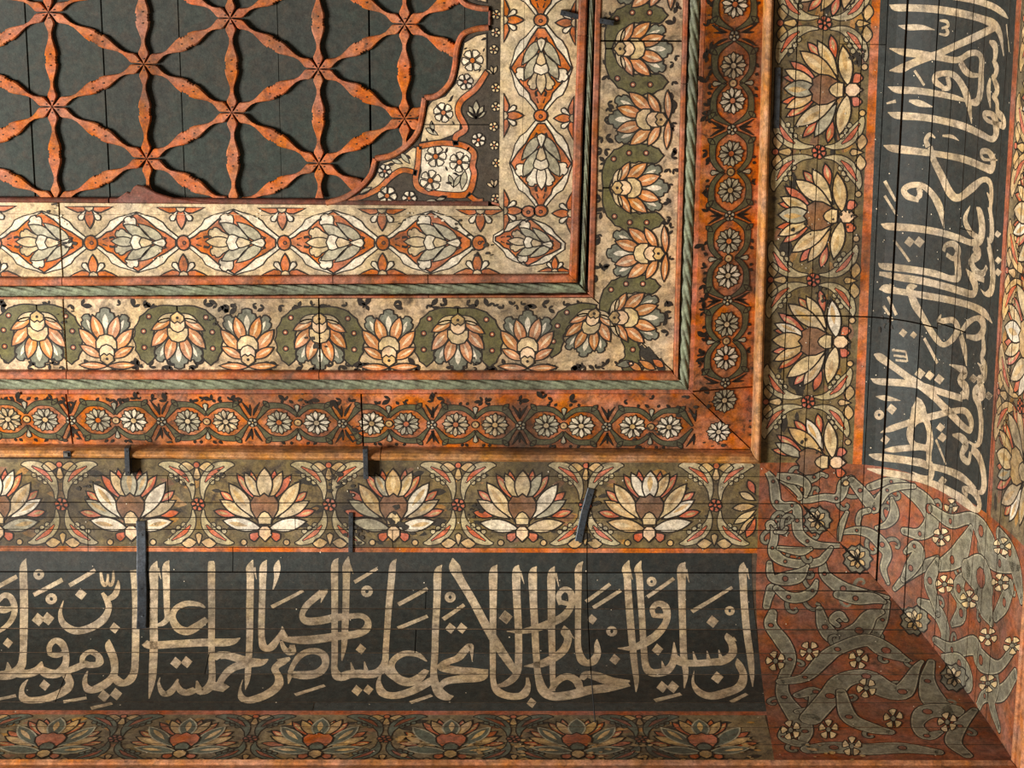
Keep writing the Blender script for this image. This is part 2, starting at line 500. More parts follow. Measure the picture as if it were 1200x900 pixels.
# ------------------------------------------------------------------ star lattice of shaped strips
colx = {}
XN = {-2: (-155, 84), -1: (-45, 72), 0: (58, 14), 1: (169.5, 75), 2: (270.5, 21), 3: (373.5, 80.5), 4: (474.5, 28), 5: (577, 82)}
ROWP = 110.5
def node(c, r):
    x, y = XN[c]
    yy = y + r * ROWP
    lean = (yy - 100) * (0.045 - 0.00010 * x)      # rows lean a little, as nailed
    return FIELD.px(x + (yy - y) * (0.045 - 0.0001 * x), yy)
lattice = thing('star_lattice', (-300, 200, HF), 'orange painted wooden lattice of six-pointed stars nailed on the dark green planks', 'lattice')
SPR = [(0, 0.15), (.03, 1.5), (.065, 3.8), (.10, 6.0), (.125, 6.1), (.16, 4.2), (.21, 2.2), (.265, 2.3), (.33, 4.6), (.40, 7.4), (.455, 8.4), (.465, 6.6), (.485, 7.4), (.5, 6.4)]
def strip(p, q):
    l = math.dist(p, q); dx, dy = (q[0] - p[0]) / l, (q[1] - p[1]) / l; nx, ny = -dy, dx
    pr = SPR + [(1 - t, w) for t, w in SPR[-2::-1]]
    k = 0.94 + jit(0.08)
    sh = jit(0.8)
    pr = [(0.008 + t * 0.984, w * k) for t, w in pr]
    top = HF + 6.0 + jit(0.5); z0 = HF + 0.3
    L = [(p[0] + dx * t * l + nx * w + nx * sh * math.sin(3.14 * t), p[1] + dy * t * l + ny * w + ny * sh * math.sin(3.14 * t)) for t, w in pr]
    R = [(p[0] + dx * t * l - nx * w + nx * sh * math.sin(3.14 * t), p[1] + dy * t * l - ny * w + ny * sh * math.sin(3.14 * t)) for t, w in pr]
    n = len(pr)
    def row(pts, h): return [W(a[0], a[1], h) for a in pts]
    LI = [lerp(a, b, 0.10) for a, b in zip(L, R)]; RI = [lerp(b, a, 0.10) for a, b in zip(L, R)]
    v = row(LI, top) + row(RI, top) + row(L, top - 1.6) + row(R, top - 1.6) + row(L, z0) + row(R, z0)
    f = []
    for i in range(n - 1):
        f.append([i, i + 1, n + i + 1, n + i])
        f.append([i, i + 1, 2 * n + i + 1, 2 * n + i]); f.append([n + i, n + i + 1, 3 * n + i + 1, 3 * n + i])
        f.append([2 * n + i, 2 * n + i + 1, 4 * n + i + 1, 4 * n + i]); f.append([3 * n + i, 3 * n + i + 1, 5 * n + i + 1, 5 * n + i])
    for e in (0, n - 1):
        f.append([e, n + e, 3 * n + e, 2 * n + e]); f.append([2 * n + e, 3 * n + e, 5 * n + e, 4 * n + e])
    return v, f
CURVE = [(383, 236.6), (405, 230.5), (424, 217), (435.5, 203), (440.5, 185), None, (440.5, 185), (461, 180.5), (480, 167), (490, 153), (494, 139), (498, 114), None,
         (498, 114), (513, 111), (527, 97), (533, 78), (535.5, 56), (542.5, 40), (558, 33.5), (572.5, 32)]
def curve_parts(mirror):
    parts, cur = [], []
    for p in CURVE + [None]:
        if p is None: parts.append(spline(cur, 4)); cur = []
        else: cur.append(p)
    if mirror: parts = [[(x, 42 - y) for x, y in pt] for pt in parts]
    return parts
EDGES = [[FIELD.px(*p) for pt in curve_parts(m) for p in pt] for m in (False, True)]      # outlines of the two spandrels
ZONES = [EDGES[0] + [FIELD.px(700, 32), FIELD.px(700, 420), FIELD.px(383, 420)], EDGES[1] + [FIELD.px(700, 10), FIELD.px(700, -378), FIELD.px(383, -378)]]
def within(p, poly):
    c = False
    for i in range(len(poly)):
        a, b = poly[i - 1], poly[i]
        if (a[1] > p[1]) != (b[1] > p[1]) and p[0] < (b[0] - a[0]) * (p[1] - a[1]) / (b[1] - a[1]) + a[0]: c = not c
    return c
def hidden(p): return any(within(p, z) for z in ZONES)
_ymax = FIELD.px(300, 231)[1]
_xmax = FIELD.px(575, 20)[0]
def add_strip(p, q):
    """strips stop at the moulding round the field"""
    if hidden(p) and hidden(q): return
    v, f = strip(p, q)
    me = bpy.data.meshes.new('lattice_strip'); me.from_pydata(v, [], f)
    bm = bmesh.new(); bm.from_mesh(me); bmesh.ops.recalc_face_normals(bm, faces=bm.faces)
    for co, no in (((0, _ymax * K, 0), (0, 1, 0)), ((_xmax * K, 0, 0), (1, 0, 0)), ((0, -88 * K, 0), (0, -1, 0)), ((-836 * K, 0, 0), (-1, 0, 0))):
        bmesh.ops.bisect_plane(bm, geom=bm.verts[:] + bm.edges[:] + bm.faces[:], plane_co=co, plane_no=no, clear_outer=True)
    def trim(x, y, d, far):
        l = math.hypot(*d); nx, ny = -d[1] / l, d[0] / l
        if (far[0] - x) * nx + (far[1] - y) * ny < 0: nx, ny = -nx, -ny
        bmesh.ops.bisect_plane(bm, geom=bm.verts[:] + bm.edges[:] + bm.faces[:], plane_co=((x - nx * 2.6) * K, (y - ny * 2.6) * K, 0), plane_no=(nx, ny, 0), clear_outer=True)
    free, far = (q, p) if hidden(p) else (p, q)
    r = (far[0] - free[0], far[1] - free[1])
    for e, z in zip(EDGES, ZONES):         # and butt against the cusped mouldings
        hits = []
        for a, b in zip(e, e[1:]):
            d = (b[0] - a[0], b[1] - a[1]); den = r[0] * d[1] - r[1] * d[0]
            if abs(den) < 1e-9: continue
            t = ((a[0] - free[0]) * d[1] - (a[1] - free[1]) * d[0]) / den; u = ((a[0] - free[0]) * r[1] - (a[1] - free[1]) * r[0]) / den
            if 0 <= t <= 1 and 0 <= u <= 1: hits.append((t, d))
        tmax = 1.0
        if hits:
            tmax, d = min(hits); trim(free[0] + r[0] * tmax, free[1] + r[1] * tmax, d, far if len(hits) % 2 else lerp(free, far, tmax + .02))
        # strips that only brush the moulding lose the sliver under it
        near = []
        for i in range(1, len(e) - 1):
            t = ((e[i][0] - free[0]) * r[0] + (e[i][1] - free[1]) * r[1]) / (r[0] ** 2 + r[1] ** 2)
            if 0.2 < t < tmax - 0.15: near.append((math.dist(e[i], lerp(free, far, t)), i))
        if near and min(near)[0] < 11:
            i = min(near)[1]; d = (e[i + 1][0] - e[i - 1][0], e[i + 1][1] - e[i - 1][1]); l = math.hypot(*d)
            k = 12 if within((e[i][0] - d[1] / l * 12, e[i][1] + d[0] / l * 12), z) else -12
            trim(*e[i], d, (e[i][0] - d[1] / l * k, e[i][1] + d[0] / l * k))
    if not bm.faces: bm.free(); return
    bm.to_mesh(me); bm.free(); me.materials.append(MATS['lattice_orange'])
    o = link('lattice_strip', me, lattice)
    # two nail heads on each strip
    nv, nf = [], []
    l = math.dist(p, q)
    for t in (0.06, 0.44, 0.56, 0.94):
        c = lerp(p, q, t)
        if hidden(c) or any(math.dist(c, g) < 7 for e in EDGES for g in e) or c[1] > _ymax - 4 or c[0] > _xmax - 4 or c[1] < -80 or c[0] < -830: continue
        i0 = len(nv)
        nv += [W(c[0] + 0.9 * math.cos(a * 1.0472), c[1] + 0.9 * math.sin(a * 1.0472), HF + 6.9) for a in range(6)]
        nv += [W(c[0] + 0.9 * math.cos(a * 1.0472), c[1] + 0.9 * math.sin(a * 1.0472), HF + 4) for a in range(6)]
        nf += [[i0 + a for a in range(6)]] + [[i0 + a, i0 + (a + 1) % 6, i0 + 6 + (a + 1) % 6, i0 + 6 + a] for a in range(6)]
    if nv: mesh('nail_heads', nv, nf, 'dark_wood', o)['kind'] = 'stuff'
for c in range(-2, 6):
    for r in range(-2, 3):
        a = node(c, r)
        add_strip(a, node(c, r + 1))
        if c < 5:
            up = XN[c + 1][1] < XN[c][1]
            for rr in ((r, r + 1) if up else (r, r - 1)):
                add_strip(a, node(c + 1, rr))

# ------------------------------------------------------------------ field edge moulding, spandrels, border strip
def bar(name, a, b, w, h0, h1, material, parent, r=0.35, cutmitre=None):
    """moulding with rounded edges from a to b (X, Y), width w, from h0 (back) to h1 (face)"""
    l = math.dist(a, b); dx, dy = (b[0] - a[0]) / l, (b[1] - a[1]) / l; nx, ny = -dy, dx
    dh = (h1 - h0)
    pr = [(-.5, 0), (-.5, 1 - r), (-.5 + .3 * r, 1 - .3 * r), (-.5 + r, 1), (.5 - r, 1), (.5 - .3 * r, 1 - .3 * r), (.5, 1 - r), (.5, 0)]
    n = len(pr); v = []
    seg = 8
    for k in range(seg + 1):
        p = lerp(a, b, k / seg); wob = (jit(0.35) if 0 < k < seg else 0)
        for x, z in pr: v.append(W(p[0] + nx * (w * x + wob), p[1] + ny * (w * x + wob), h0 + dh * z))
    f = []
    for k in range(seg):
        for i in range(n): f.append([k * n + i, k * n + (i + 1) % n, (k + 1) * n + (i + 1) % n, (k + 1) * n + i])
    f += [list(range(n))[::-1], [seg * n + i for i in range(n)]]
    return mesh(name, v, f, material, parent)
def run_bar(name, run, i0, i1, sf, h0, h1, material, parent, joints=(), r=0.35, mat2=None):
    """a moulding between frame lines i0 and i1, mitred at the corner, in lengths divided at `joints` (pixels along the run)"""
    f = bline if run == 'b' else rline
    (a0, c0), (a1, c1) = f(i0, sf), f(i1, sf)
    fr = [0.0]
    for j in joints:
        p = sf.px(j, LN[i0][0]) if run == 'b' else sf.px(LN[i0][2], j)
        ax = 0 if run == 'b' else 1
        fr.append((p[ax] - a0[ax]) / (c0[ax] - a0[ax]))
    fr.append(1.0)
    for t0, t1 in zip(fr, fr[1:]):
        e0 = t0 + (0.0005 if t0 > 0 else 0); e1 = t1 - (0.0005 if t1 < 1 else 0)
        p, q = lerp(lerp(a0, c0, e0), lerp(a1, c1, e0), .5), lerp(lerp(a0, c0, e1), lerp(a1, c1, e1), .5)
        w = abs((a1[1] - a0[1]) if run == 'b' else (a1[0] - a0[0]))
        o = bar(name, p, q, w, h0, h1, material, parent, r)
        if t1 == 1.0:   # mitre
            ax = 0 if run == 'b' else 1
            for v in list(o.data.vertices)[-8:]:
                v.co[ax] = (q[ax] + v.co[1 - ax] / K - q[1 - ax] - 0.3) * K
edge_b = thing('edge_moulding', (*FIELD.px(300, 236), HF), 'dark red moulding along the foot of the green lattice field, with a split lifted piece', 'moulding')
def seg_px(name, p, q, w, h0, h1, m, par, r=0.45): return bar(name, P1.px(*p), P1.px(*q), w, h0, h1, m, par, r)
seg_px('moulding_length', (-260, 232.9), (127, 235.4), 6.3, HF + 0.8, 3, 'field_edge', edge_b)
seg_px('moulding_length', (128.5, 235.2), (572, 238.7), 6.8, HF + 0.8, 2, 'field_edge', edge_b)
v_, n_ = [], 0
_pc = [P1.px(*p) for p in [(129, 237.5), (140, 231), (149, 224.5), (153, 226), (157, 219), (161, 216.5), (170, 218.5), (184, 226), (204, 232), (236, 235.5), (256, 237.5), (180, 238)]]
slab('lifted_piece', _pc, lambda X, Y: 3.5, 6.4, 'field_edge', edge_b, 1.2)
edge_r = thing('edge_moulding', (*FIELD.px(576, 10), HF), 'short dark red moulding closing the green field between the two spandrels', 'moulding')
seg_px('moulding_length', (573.9, 12.5), (573.8, 29.5), 3.6, HF + 0.8, 2, 'field_edge', edge_r)

SPN = Flat(-1.5)
def spandrel(mirror, label):
    t = thing('spandrel', (*SPN.px(545, 200 if not mirror else -158), -1.5), label, 'spandrel')
    parts = curve_parts(mirror)
    my = (lambda y: 42 - y) if mirror else (lambda y: y)
    pts = [p for pt in parts for p in pt]
    jy = my(146)
    # two boards meeting at a horizontal joint
    lowp = [p for p in pts if (p[1] > 146.5 if not mirror else p[1] < jy - 0.5)]
    upp = [p for p in pts if (p[1] < 145.5 if not mirror else p[1] > jy + 0.5)]
    xe = lambda y: 575.4
    A = [SPN.px(*p) for p in lowp + [(491, my(146.7)), (xe(146), my(146.7)), (575, my(237.6))]]
    B = [SPN.px(*p) for p in [(491.5, my(145.5))] + upp + [(575.4, my(33)), (xe(146), my(145.5))]]
    slab('board', A, lambda X, Y: -1.5, 7.6, 'border_dark', t)
    slab('board', B, lambda X, Y: -1.5, 7.6, 'border_dark', t)
    for pt in parts:   # raised moulding following the cusps
        q = [FIELD.px(*p) for p in pt]
        v, f = [], []
        for i, p in enumerate(q):
            a, b = q[max(i - 1, 0)], q[min(i + 1, len(q) - 1)]
            l = math.dist(a, b); nx, ny = -(b[1] - a[1]) / l, (b[0] - a[0]) / l
            for x, h in ((-3.2, HF + .8), (-3.2, 0.5), (-1.6, 2.6), (1.6, 2.6), (3.2, 0.5), (3.2, HF + .8)): v.append(W(p[0] + nx * x, p[1] + ny * x, h))
        for i in range(len(q) - 1):
            for j in range(6): f.append([i * 6 + j, i * 6 + (j + 1) % 6, i * 6 + 6 + (j + 1) % 6, i * 6 + 6 + j])
        f += [list(range(6)), [len(v) - 6 + j for j in range(6)]]
        mesh('cusp_moulding', v, f, 'fillet_red', t, smooth=False)
    SPN.butts = [(SPN.px(540, jy)[1], 1.2, -900, 900, 1)]
    Z = lambda x, y: SPN.px(280 + x / 3.6, my(y / 3.6))
    # cream band beside the cusps
    g = Paint(SPN)
    def zp(L): return [Z(*p) for p in L]
    g.shape(zp([(430, 850), (520, 810), (575, 745), (600, 690), (680, 665), (735, 620), (752, 625), (750, 700), (740, 720), (690, 715), (640, 745), (600, 785), (520, 828)]), 'cream', 0.2, 1.2)
    g.shape(zp([(765, 600), (775, 545), (795, 450), (815, 425), (870, 405), (915, 350), (930, 270), (950, 180), (1000, 150), (1045, 140), (1045, 320), (1000, 370), (940, 420), (920, 470), (935, 520), (930, 560), (850, 590)]), 'cream', 0.2, 1.2)
    med = [(765, 620), (830, 607), (900, 600), (960, 622), (992, 650), (992, 700), (982, 740), (968, 808), (880, 812), (780, 800), (755, 780), (772, 720), (760, 660)]
    g.shape(zp(med), 'ivory', 0.2, 0)
    g.build('cream_ground', t)
    vine = Paint(SPN)
    def zs(L, k=1 / 3.6): return [(*Z(a, b), w * k) for a, b, w in L]
    vine.stroke(zs([(1048, 300, 22), (1000, 372, 26), (938, 425, 26), (925, 475, 26), (955, 542, 26), (915, 575, 26), (915, 612, 20)]), 'orange', 1, 1.2)
    vine.stroke(zs([(760, 618, 24), (850, 603, 24), (940, 612, 26), (990, 645, 26), (985, 700, 26), (992, 740, 26), (965, 815, 28), (880, 822, 26), (775, 803, 26), (745, 765, 26), (755, 690, 24), (760, 618, 22)]), 'orange', 1, 1.2)
    vine.stroke(zs([(750, 730, 22), (690, 718, 24), (640, 747, 24), (590, 795, 24), (510, 832, 24), (420, 856, 14)]), 'orange', 1, 1.2)
    vine.stroke(zs([(965, 820, 24), (1000, 845, 22), (1030, 845, 18)]), 'orange', 1, 1.2)
    vine.build('painted_vine', t)
    for x, y, r in ((985, 255, 46), (955, 345, 34), (862, 475, 42), (615, 722, 30), (830, 660, 46), (930, 684, 44), (808, 762, 46), (625, 826, 42), (718, 836, 32), (1010, 590, 30)):
        fl = Paint(SPN); flower(fl, Z(x, y), r / 3.6, 6, 'ivory', 'orange', random.random()); fl.build('painted_flower', t)
    lf = Paint(SPN)
    for x, y, a, l in ((1000, 500, -90, 75), (1000, 500, -60, 62), (1000, 500, -120, 62), (1000, 500, -35, 50), (1000, 500, -145, 50), (905, 790, -60, 60), (905, 790, -110, 55), (940, 800, -80, 80),
                       (840, 570, -150, 60), (820, 560, -100, 50), (720, 690, -130, 60), (690, 690, -160, 50), (560, 790, 150, 60), (780, 850, 0, 60), (830, 845, -20, 50), (880, 850, 10, 55)):
        r = math.radians(a)
        lf.shape(zp(lens(x, y, x + l * math.cos(r), y + l * math.sin(r), l * 0.36)), 'petal_gray', 1, 0.9)
    lf.build('painted_leaves', t)
    fk = Paint(SPN)
    for x, y in ((965, 200), (1020, 170), (1030, 220), (1010, 305), (960, 300), (905, 400), (880, 430), (830, 440), (815, 510), (900, 510), (790, 580), (850, 640), (880, 620), (870, 700), (900, 730), (870, 770), (930, 740), (660, 690), (700, 650), (570, 750), (960, 640)):
        a = random.uniform(0, 6.28); l = random.uniform(18, 36)
        fk.fill(zp(lens(x, y, x + l * math.cos(a), y + l * math.sin(a), l * 0.4)), 'outline', 1)
    fk.build('painted_flecks', t)['kind'] = 'stuff'
    return t

def flower(p, c, r, n, m, mc, ph=0.0, lv=1.5, ow=1.0):
    for k in range(n):
        a = 2 * math.pi * (k + ph) / n
        d = drop(c[0] + 0.2 * r * math.cos(a), c[1] + 0.2 * r * math.sin(a), c[0] + r * math.cos(a), c[1] + r * math.sin(a), r * 1.9 * math.sin(math.pi / n), 6)
        p.shape(d, m, lv, ow)
    p.disc(c, r * 0.28, mc, lv + 1, ow, 8)

spandrel(False, 'cusped corner spandrel with white flowers, orange vine and medallion beside the lattice')
spandrel(True, 'edge of a second cusped spandrel above the short dark red moulding')
bs = thing('border_strip', (*SPN.px(581, 120), -1.5), 'narrow dark border strip with small pale flowers between spandrel and lozenge board', 'border strip')
slab('board', [SPN.px(575.6, -110), SPN.px(587.6, -110), SPN.px(585.2, 241), SPN.px(575.2, 238)], lambda X, Y: -1.5, 7.6, 'border_dark', bs)
SPN.butts = []
for y in range(-95, 236, 22):
    q = Paint(SPN); c = SPN.px(580 + jit(2), y + jit(3))
    if random.random() < .6: flower(q, c, 5.5, 5, 'petal_cream', 'orange', random.random(), 1, 0.8)
    else:
        for a in (-1.9, -1.2, -2.6): q.shape(lens(c[0] - 2, c[1] + 5, c[0] - 2 + 10 * math.cos(a), c[1] + 5 + 10 * math.sin(a), 4), 'cream', 1, 0.8)
    q.build('painted_flower', bs)
slab('corner_block', [SPN.px(576, 236), SPN.px(576, 238.6), SPN.px(585, 241.2), SPN.px(585, 238.5)], lambda X, Y: 0.5, 2.2, 'fillet_red', bs)

# ------------------------------------------------------------------ frame boards
def boards(par, run, i0, i1, sf, material, joints, sf0, sf1, ext0=0.2, ext1=0.2, thick=14, split=None):
    f = bline if run == 'b' else rline
    (a0, c0), (a1, c1) = f(i0, sf0, -ext0), f(i1, sf1, ext1)
    ax = 0 if run == 'b' else 1
    cutv = []
    for j in joints:
        p = sf.px(j, LN[i0][0] + 20) if run == 'b' else sf.px(LN[i0][2] + 20, j)
        cutv.append(p[ax])
    sf.butts = [(c, 2.0, -2000, 2000, ax) for c in cutv]
    def at(a, c, val):
        t = (val - a[ax]) / (c[ax] - a[ax]); return lerp(a, c, t)
    bounds = [None] + cutv + [None]
    tr = [0.0, 1.0]
    if split is not None: tr = [0.0, split, 1.0]
    for k0, k1 in zip(tr, tr[1:]):
        A0, A1 = lerp(a0, a1, k0), lerp(a0, a1, k1); B0, B1 = lerp(c0, c1, k0), lerp(c0, c1, k1)
        if k0 > 0: A0 = (A0[0] + (.35 if ax else 0), A0[1] + (0 if ax else .35)); B0 = (B0[0] + (.35 if ax else 0), B0[1] + (0 if ax else .35))
        for lo, hi in zip(bounds, bounds[1:]):
            p0, p1 = (A0, A1) if lo is None else (at(A0, B0, lo + 1.0), at(A1, B1, lo + 1.0))
            if hi is None:
                q0, q1 = list(B0), list(B1); q0[ax] -= 1.1; q1[ax] -= 1.1
            else: q0, q1 = at(A0, B0, hi - 1.0), at(A1, B1, hi - 1.0)
            slab('board', [p0, tuple(q0), tuple(q1), p1], sf.h, thick, material, par)
    if split is not None:
        m0 = lerp(a0, a1, split); m1 = lerp(c0, c1, split)
        sf.butts.append(((m0[1 - ax] + m1[1 - ax]) / 2, 0.7, -2000, 2000, 1 - ax))
P1R, P2R = Flat(0.0), Flat(4.0)
fb1 = thing('frame_board', (*P1.px(300, 285), 0), 'cream board with orange lozenges and pale lilies, along the foot of the lattice field', 'board')
fb1r = thing('frame_board', (*P1R.px(633, 120), 0), 'cream board with orange lozenges beside the spandrel and dark border strip', 'board')
fb2 = thing('frame_board', (*P2.px(350, 395), 4), 'board of upright and hanging salmon palmettes with olive leaves, below the lozenge board', 'board')
fb2r = thing('frame_board', (*P2R.px(750, 200), 4), 'board of sideways palmettes running between two green rope mouldings', 'board')
fb3 = thing('frame_board', (*P3B.px(350, 495), 15), 'glowing orange board with paired white rosettes above the brown bead of the cornice', 'board')
fb3r = thing('frame_board', (*P3R.px(858, 250), 15), 'shaded orange board with paired rosettes beside the golden bead', 'board')
M1S, M2S, SB = Flat(7.0), Flat(13.0), Flat(18.0)     # planes of the mouldings that bound the boards
boards(fb1, 'b', 0, 1, P1, 'cream', (70,), P1, M1S, split=0.15)
boards(fb1r, 'r', 0, 1, P1R, 'cream', (), P1R, M1S, split=0.30)
boards(fb2, 'b', 4, 5, P2, 'palm_ground', (75, 374), M1S, M2S)
boards(fb2r, 'r', 4, 5, P2R, 'palm_ground', (48,), M1S, M2S)
boards(fb3, 'b', 8, 9, P3B, 'deep_orange', (80, 424), M2S, SB, thick=9)
boards(fb3r, 'r', 8, 9, P3R, 'deep_orange', (456,), M2S, SB, thick=9)

def rope(par, run, i0, i1, sf, hc, joints=()):
    f = bline if run == 'b' else rline
    (a0, c0), (a1, c1) = f(i0, sf), f(i1, sf)
    A, C = lerp(a0, a1, .5), lerp(c0, c1, .5)
    R = abs((a1[1] - a0[1]) if run == 'b' else (a1[0] - a0[0])) * 0.455
    l = math.dist(A, C) + R
    dx, dy = (C[0] - A[0]) / math.dist(A, C), (C[1] - A[1]) / math.dist(A, C); nx, ny = -dy, dx
    step = 2.0; n = int(l / step); m = 30; lobes = 5
    v, fc = [], []
    sgn = 1 if run == 'b' else -1
    for k in range(n + 1):
        x = l * k / n
        for j in range(m):
            th = 2 * math.pi * j / m
            r = R * (0.60 + 0.44 * abs(math.cos(lobes / 2 * (th + sgn * x / 19.0))) ** 0.55)
            a, b = r * math.cos(th), r * math.sin(th)
            v.append(W(A[0] + dx * x + nx * a, A[1] + dy * x + ny * a, hc + b * 0.9))
    for k in range(n):
        for j in range(m): fc.append([k * m + j, k * m + (j + 1) % m, (k + 1) * m + (j + 1) % m, (k + 1) * m + j])
    fc += [list(range(m)), [n * m + j for j in range(m)]]
    me = bpy.data.meshes.new('rope'); me.from_pydata(v, [], fc)
    bm = bmesh.new(); bm.from_mesh(me); bmesh.ops.recalc_face_normals(bm, faces=bm.faces)
    no = (1, -1, 0) if run == 'b' else (-1, 1, 0)
    e_ = 0.15
    cut = bmesh.ops.bisect_plane(bm, geom=bm.verts[:] + bm.edges[:] + bm.faces[:], plane_co=W(C[0] - (e_ if run == 'b' else 0), C[1] - (0 if run == 'b' else e_), 0), plane_no=no, clear_outer=True)
    bmesh.ops.edgeloop_fill(bm, edges=[g for g in cut['geom_cut'] if isinstance(g, bmesh.types.BMEdge)])
    bm.to_mesh(me); bm.free()
    me.materials.append(MATS['rope_green'])
    for p in me.polygons: p.use_smooth = True
    link('rope', me, par)
def rope_moulding(run, k, hb, label, joints, jr):
    sf = Flat(hb + 5)
    i = 1 if k == 0 else 5
    o = thing('rope_moulding', (*(sf.px(300, LN[i][0] + 8) if run == 'b' else sf.px(LN[i][2] + 10, 150)), hb), label, 'moulding')
    run_bar('fillet', run, i, i + 1, sf, hb - 10, hb + 8.5, 'fillet_red', o, joints, 0.2)
    rope(o, run, i + 1, i + 2, Flat(hb + 3), hb + 3)
    run_bar('thin_fillet', run, i + 2, i + 3, sf, hb - 10, hb + (4 if k == 0 else 6), 'fillet_red', o, jr, 0.2)
rope_moulding('b', 0, 2, 'twisted green rope moulding between lozenge board and palmette board', (72, 388, 499), (73, 500))
rope_moulding('r', 0, 2, 'upright twisted green rope moulding beside the lozenge board, crossed by an iron bar', (40,), ())
rope_moulding('b', 1, 8, 'twisted green rope moulding between palmette board and orange rosette board', (77, 372), (79,))
rope_moulding('r', 1, 8, 'upright twisted green rope moulding beside the shaded rosette board', (96,), ())

bd1 = thing('bead_moulding', (*SB.px(300, 533), 18), 'worn brown bead where the calligraphy cornice meets the orange rosette board', 'moulding')
run_bar('bead', 'b', 9, 10, SB, -8, 22, 'bead_wood', bd1, (147, 443), 0.4)
bd2 = thing('bead_moulding', (*SB.px(900, 200), 18), 'bright golden bead beside the shaded rosette board', 'moulding')
run_bar('bead', 'r', 9, 10, SB, -8, 22, 'bead_wood', bd2, (), 0.4)

# ------------------------------------------------------------------ paintings on the frame boards
def lily(sf, F, par, name='painted_lily'):
    """orange lozenge with a pale lily; local x from -56 (petal side) to +56 (bud side), y half height 36"""
    p = Paint(sf)
    o = [(-53, 5), (-44, 12), (-36, 19), (-32, 26), (-22, 31), (-10, 34), (0, 37.5), (10, 34), (22, 31), (32, 25), (37, 18), (53, 5)]
    p.shape(F.P(o + [(x, -y) for x, y in o[::-1]]), 'ivory', 0.2, 1.0)
    i = [(-50, 3), (-44, 6), (-37, 12), (-30, 14), (-18, 25), (0, 36), (14, 27), (24, 18), (34, 13), (47, 4)]
    p.shape(F.P(i + [(x, -y) for x, y in i[::-1]]), 'orange', 1, 1.4)
    for s in (1, -1):
        p.stroke(F.S([(-34, 5 * s, 3), (-29, 6 * s, 3), (-26, 3 * s, 1)]), 'outline', 2)
        p.stroke(F.S([(-42, 3 * s, 2), (-36, 5 * s, 1)]), 'outline', 2)
        p.stroke(F.S([(36, 5 * s, 3), (31, 8 * s, 1)]), 'outline', 2)
    q = Paint(sf); F = Frame(F.o, F.ex, F.ey, F.k * 1.22)
    w = random.choice(['ivory', 'cream', 'petal_gray'])
    j = lambda: jit(1.2)
    for s in (1, -1):
        q.shape(F.P(lobed(2, 6 * s, -10 + j(), 25 * s + j(), 13)), 'ivory', 2, 1.1)
        q.shape(F.P(lens(14, 3 * s, -12 + j(), 17 * s + j(), 11)), 'petal_gray', 3, 1.1)
        q.shape(F.P(lobed(-1, 4 * s, -22 + j(), 9 * s + j(), 11)), w, 4, 1.1)
        q.shape(F.P(lens(26, 2 * s, 2 + j(), 19 * s, 10, .4)), 'petal_gray', 2.5, 1.1)
    q.shape(F.P(lens(2, 0, -26, j(), 10)), w, 5, 1.1)
    q.shape(F.P(drop(14, 0, -7, 0, 20)), 'ivory', 6, 1.1)
    q.shape(F.P(drop(18, 0, 2, 0, 13)), 'cream', 7, 1.1)
    q.shape(F.P(drop(15, 0, 29, 0, 11)), 'ivory', 8, 1.1)
    q.line(F.P([(20, 0), (26, 0)]), 1.0, 'petal_gray', 9)
    for a, m in ((p, 'painted_lozenge'), (q, name)): a.build(m, par)
def knot(sf, F, par):
    p = Paint(sf)
    p.disc(F(0, 0), 8, 'orange', 3, 1.4, 12, 9 if abs(F.ex[0]) > .5 else 7)
    p.disc(F(1, 0), 2, 'brick', 5, 0.8, 8)
    p.build('painted_knot', par)
def half_flower(sf, F, par):
    """grows from the board edge at y=0 towards +y"""
    p = Paint(sf)
    for s in (1, -1):
        p.shape(F.P([(0, 1.5), (5 * s, 6), (12 * s, 7), (20 * s, 3.5), (25 * s, 0.8), (0, 0.8)]), 'orange', 1, 1.2)
        p.shape(F.P(drop(3 * s, 4, 11 * s, 15, 8)), 'ivory', 2, 1.1)
    p.shape(F.P(lens(0, 2, 0, 24, 10, .45)), 'orange', 3, 1.2)
    p.shape(F.P([(-5, 0.8), (-4, 4), (0, 6), (4, 4), (5, 0.8)]), 'cream', 4, 1.0)
    p.build('painted_half_flower', par)
kx = [-232, -119, -6, 106.5, 215, 333, 448.5, 561]
for a, b in zip(kx, kx[1:]):
    c = P1.px((a + b) / 2, 284); k = (P1.px(b, 284)[0] - P1.px(a, 284)[0]) / 113.0
    lily(P1, Frame(c, (1, 0.012), (0.012, -1), k), fb1)
for a in kx:
    c = P1.px(a, 284.5)
    knot(P1, Frame(c, (1, 0), (0, -1)), fb1)
    b0, b1 = bline(0, P1), bline(1, P1)
    t = (c[0] - b0[0][0]) / (b0[1][0] - b0[0][0])
    e0, e1 = lerp(b0[0], b0[1], t), lerp(b1[0], b1[1], (c[0] - b1[0][0]) / (b1[1][0] - b1[0][0]))
    half_flower(P1, Frame((c[0] + jit(2), e0[1] + 3), (1, 0), (0, 1), 1.12), fb1)
    half_flower(P1, Frame((c[0] + jit(2), e1[1] - 1), (1, 0), (0, -1), 1.12), fb1)
ky = [-199, -88, 23.5, 135.5, 247]
for a, b in zip(ky, ky[1:]):
    c = P1R.px(634, (a + b) / 2); k = (P1R.px(634, b)[1] - P1R.px(634, a)[1]) / 113.0
    if P1R.px(634, a)[1] < -70: continue
    lily(P1R, Frame(c, (0, -1), (-1, 0), k), fb1r)
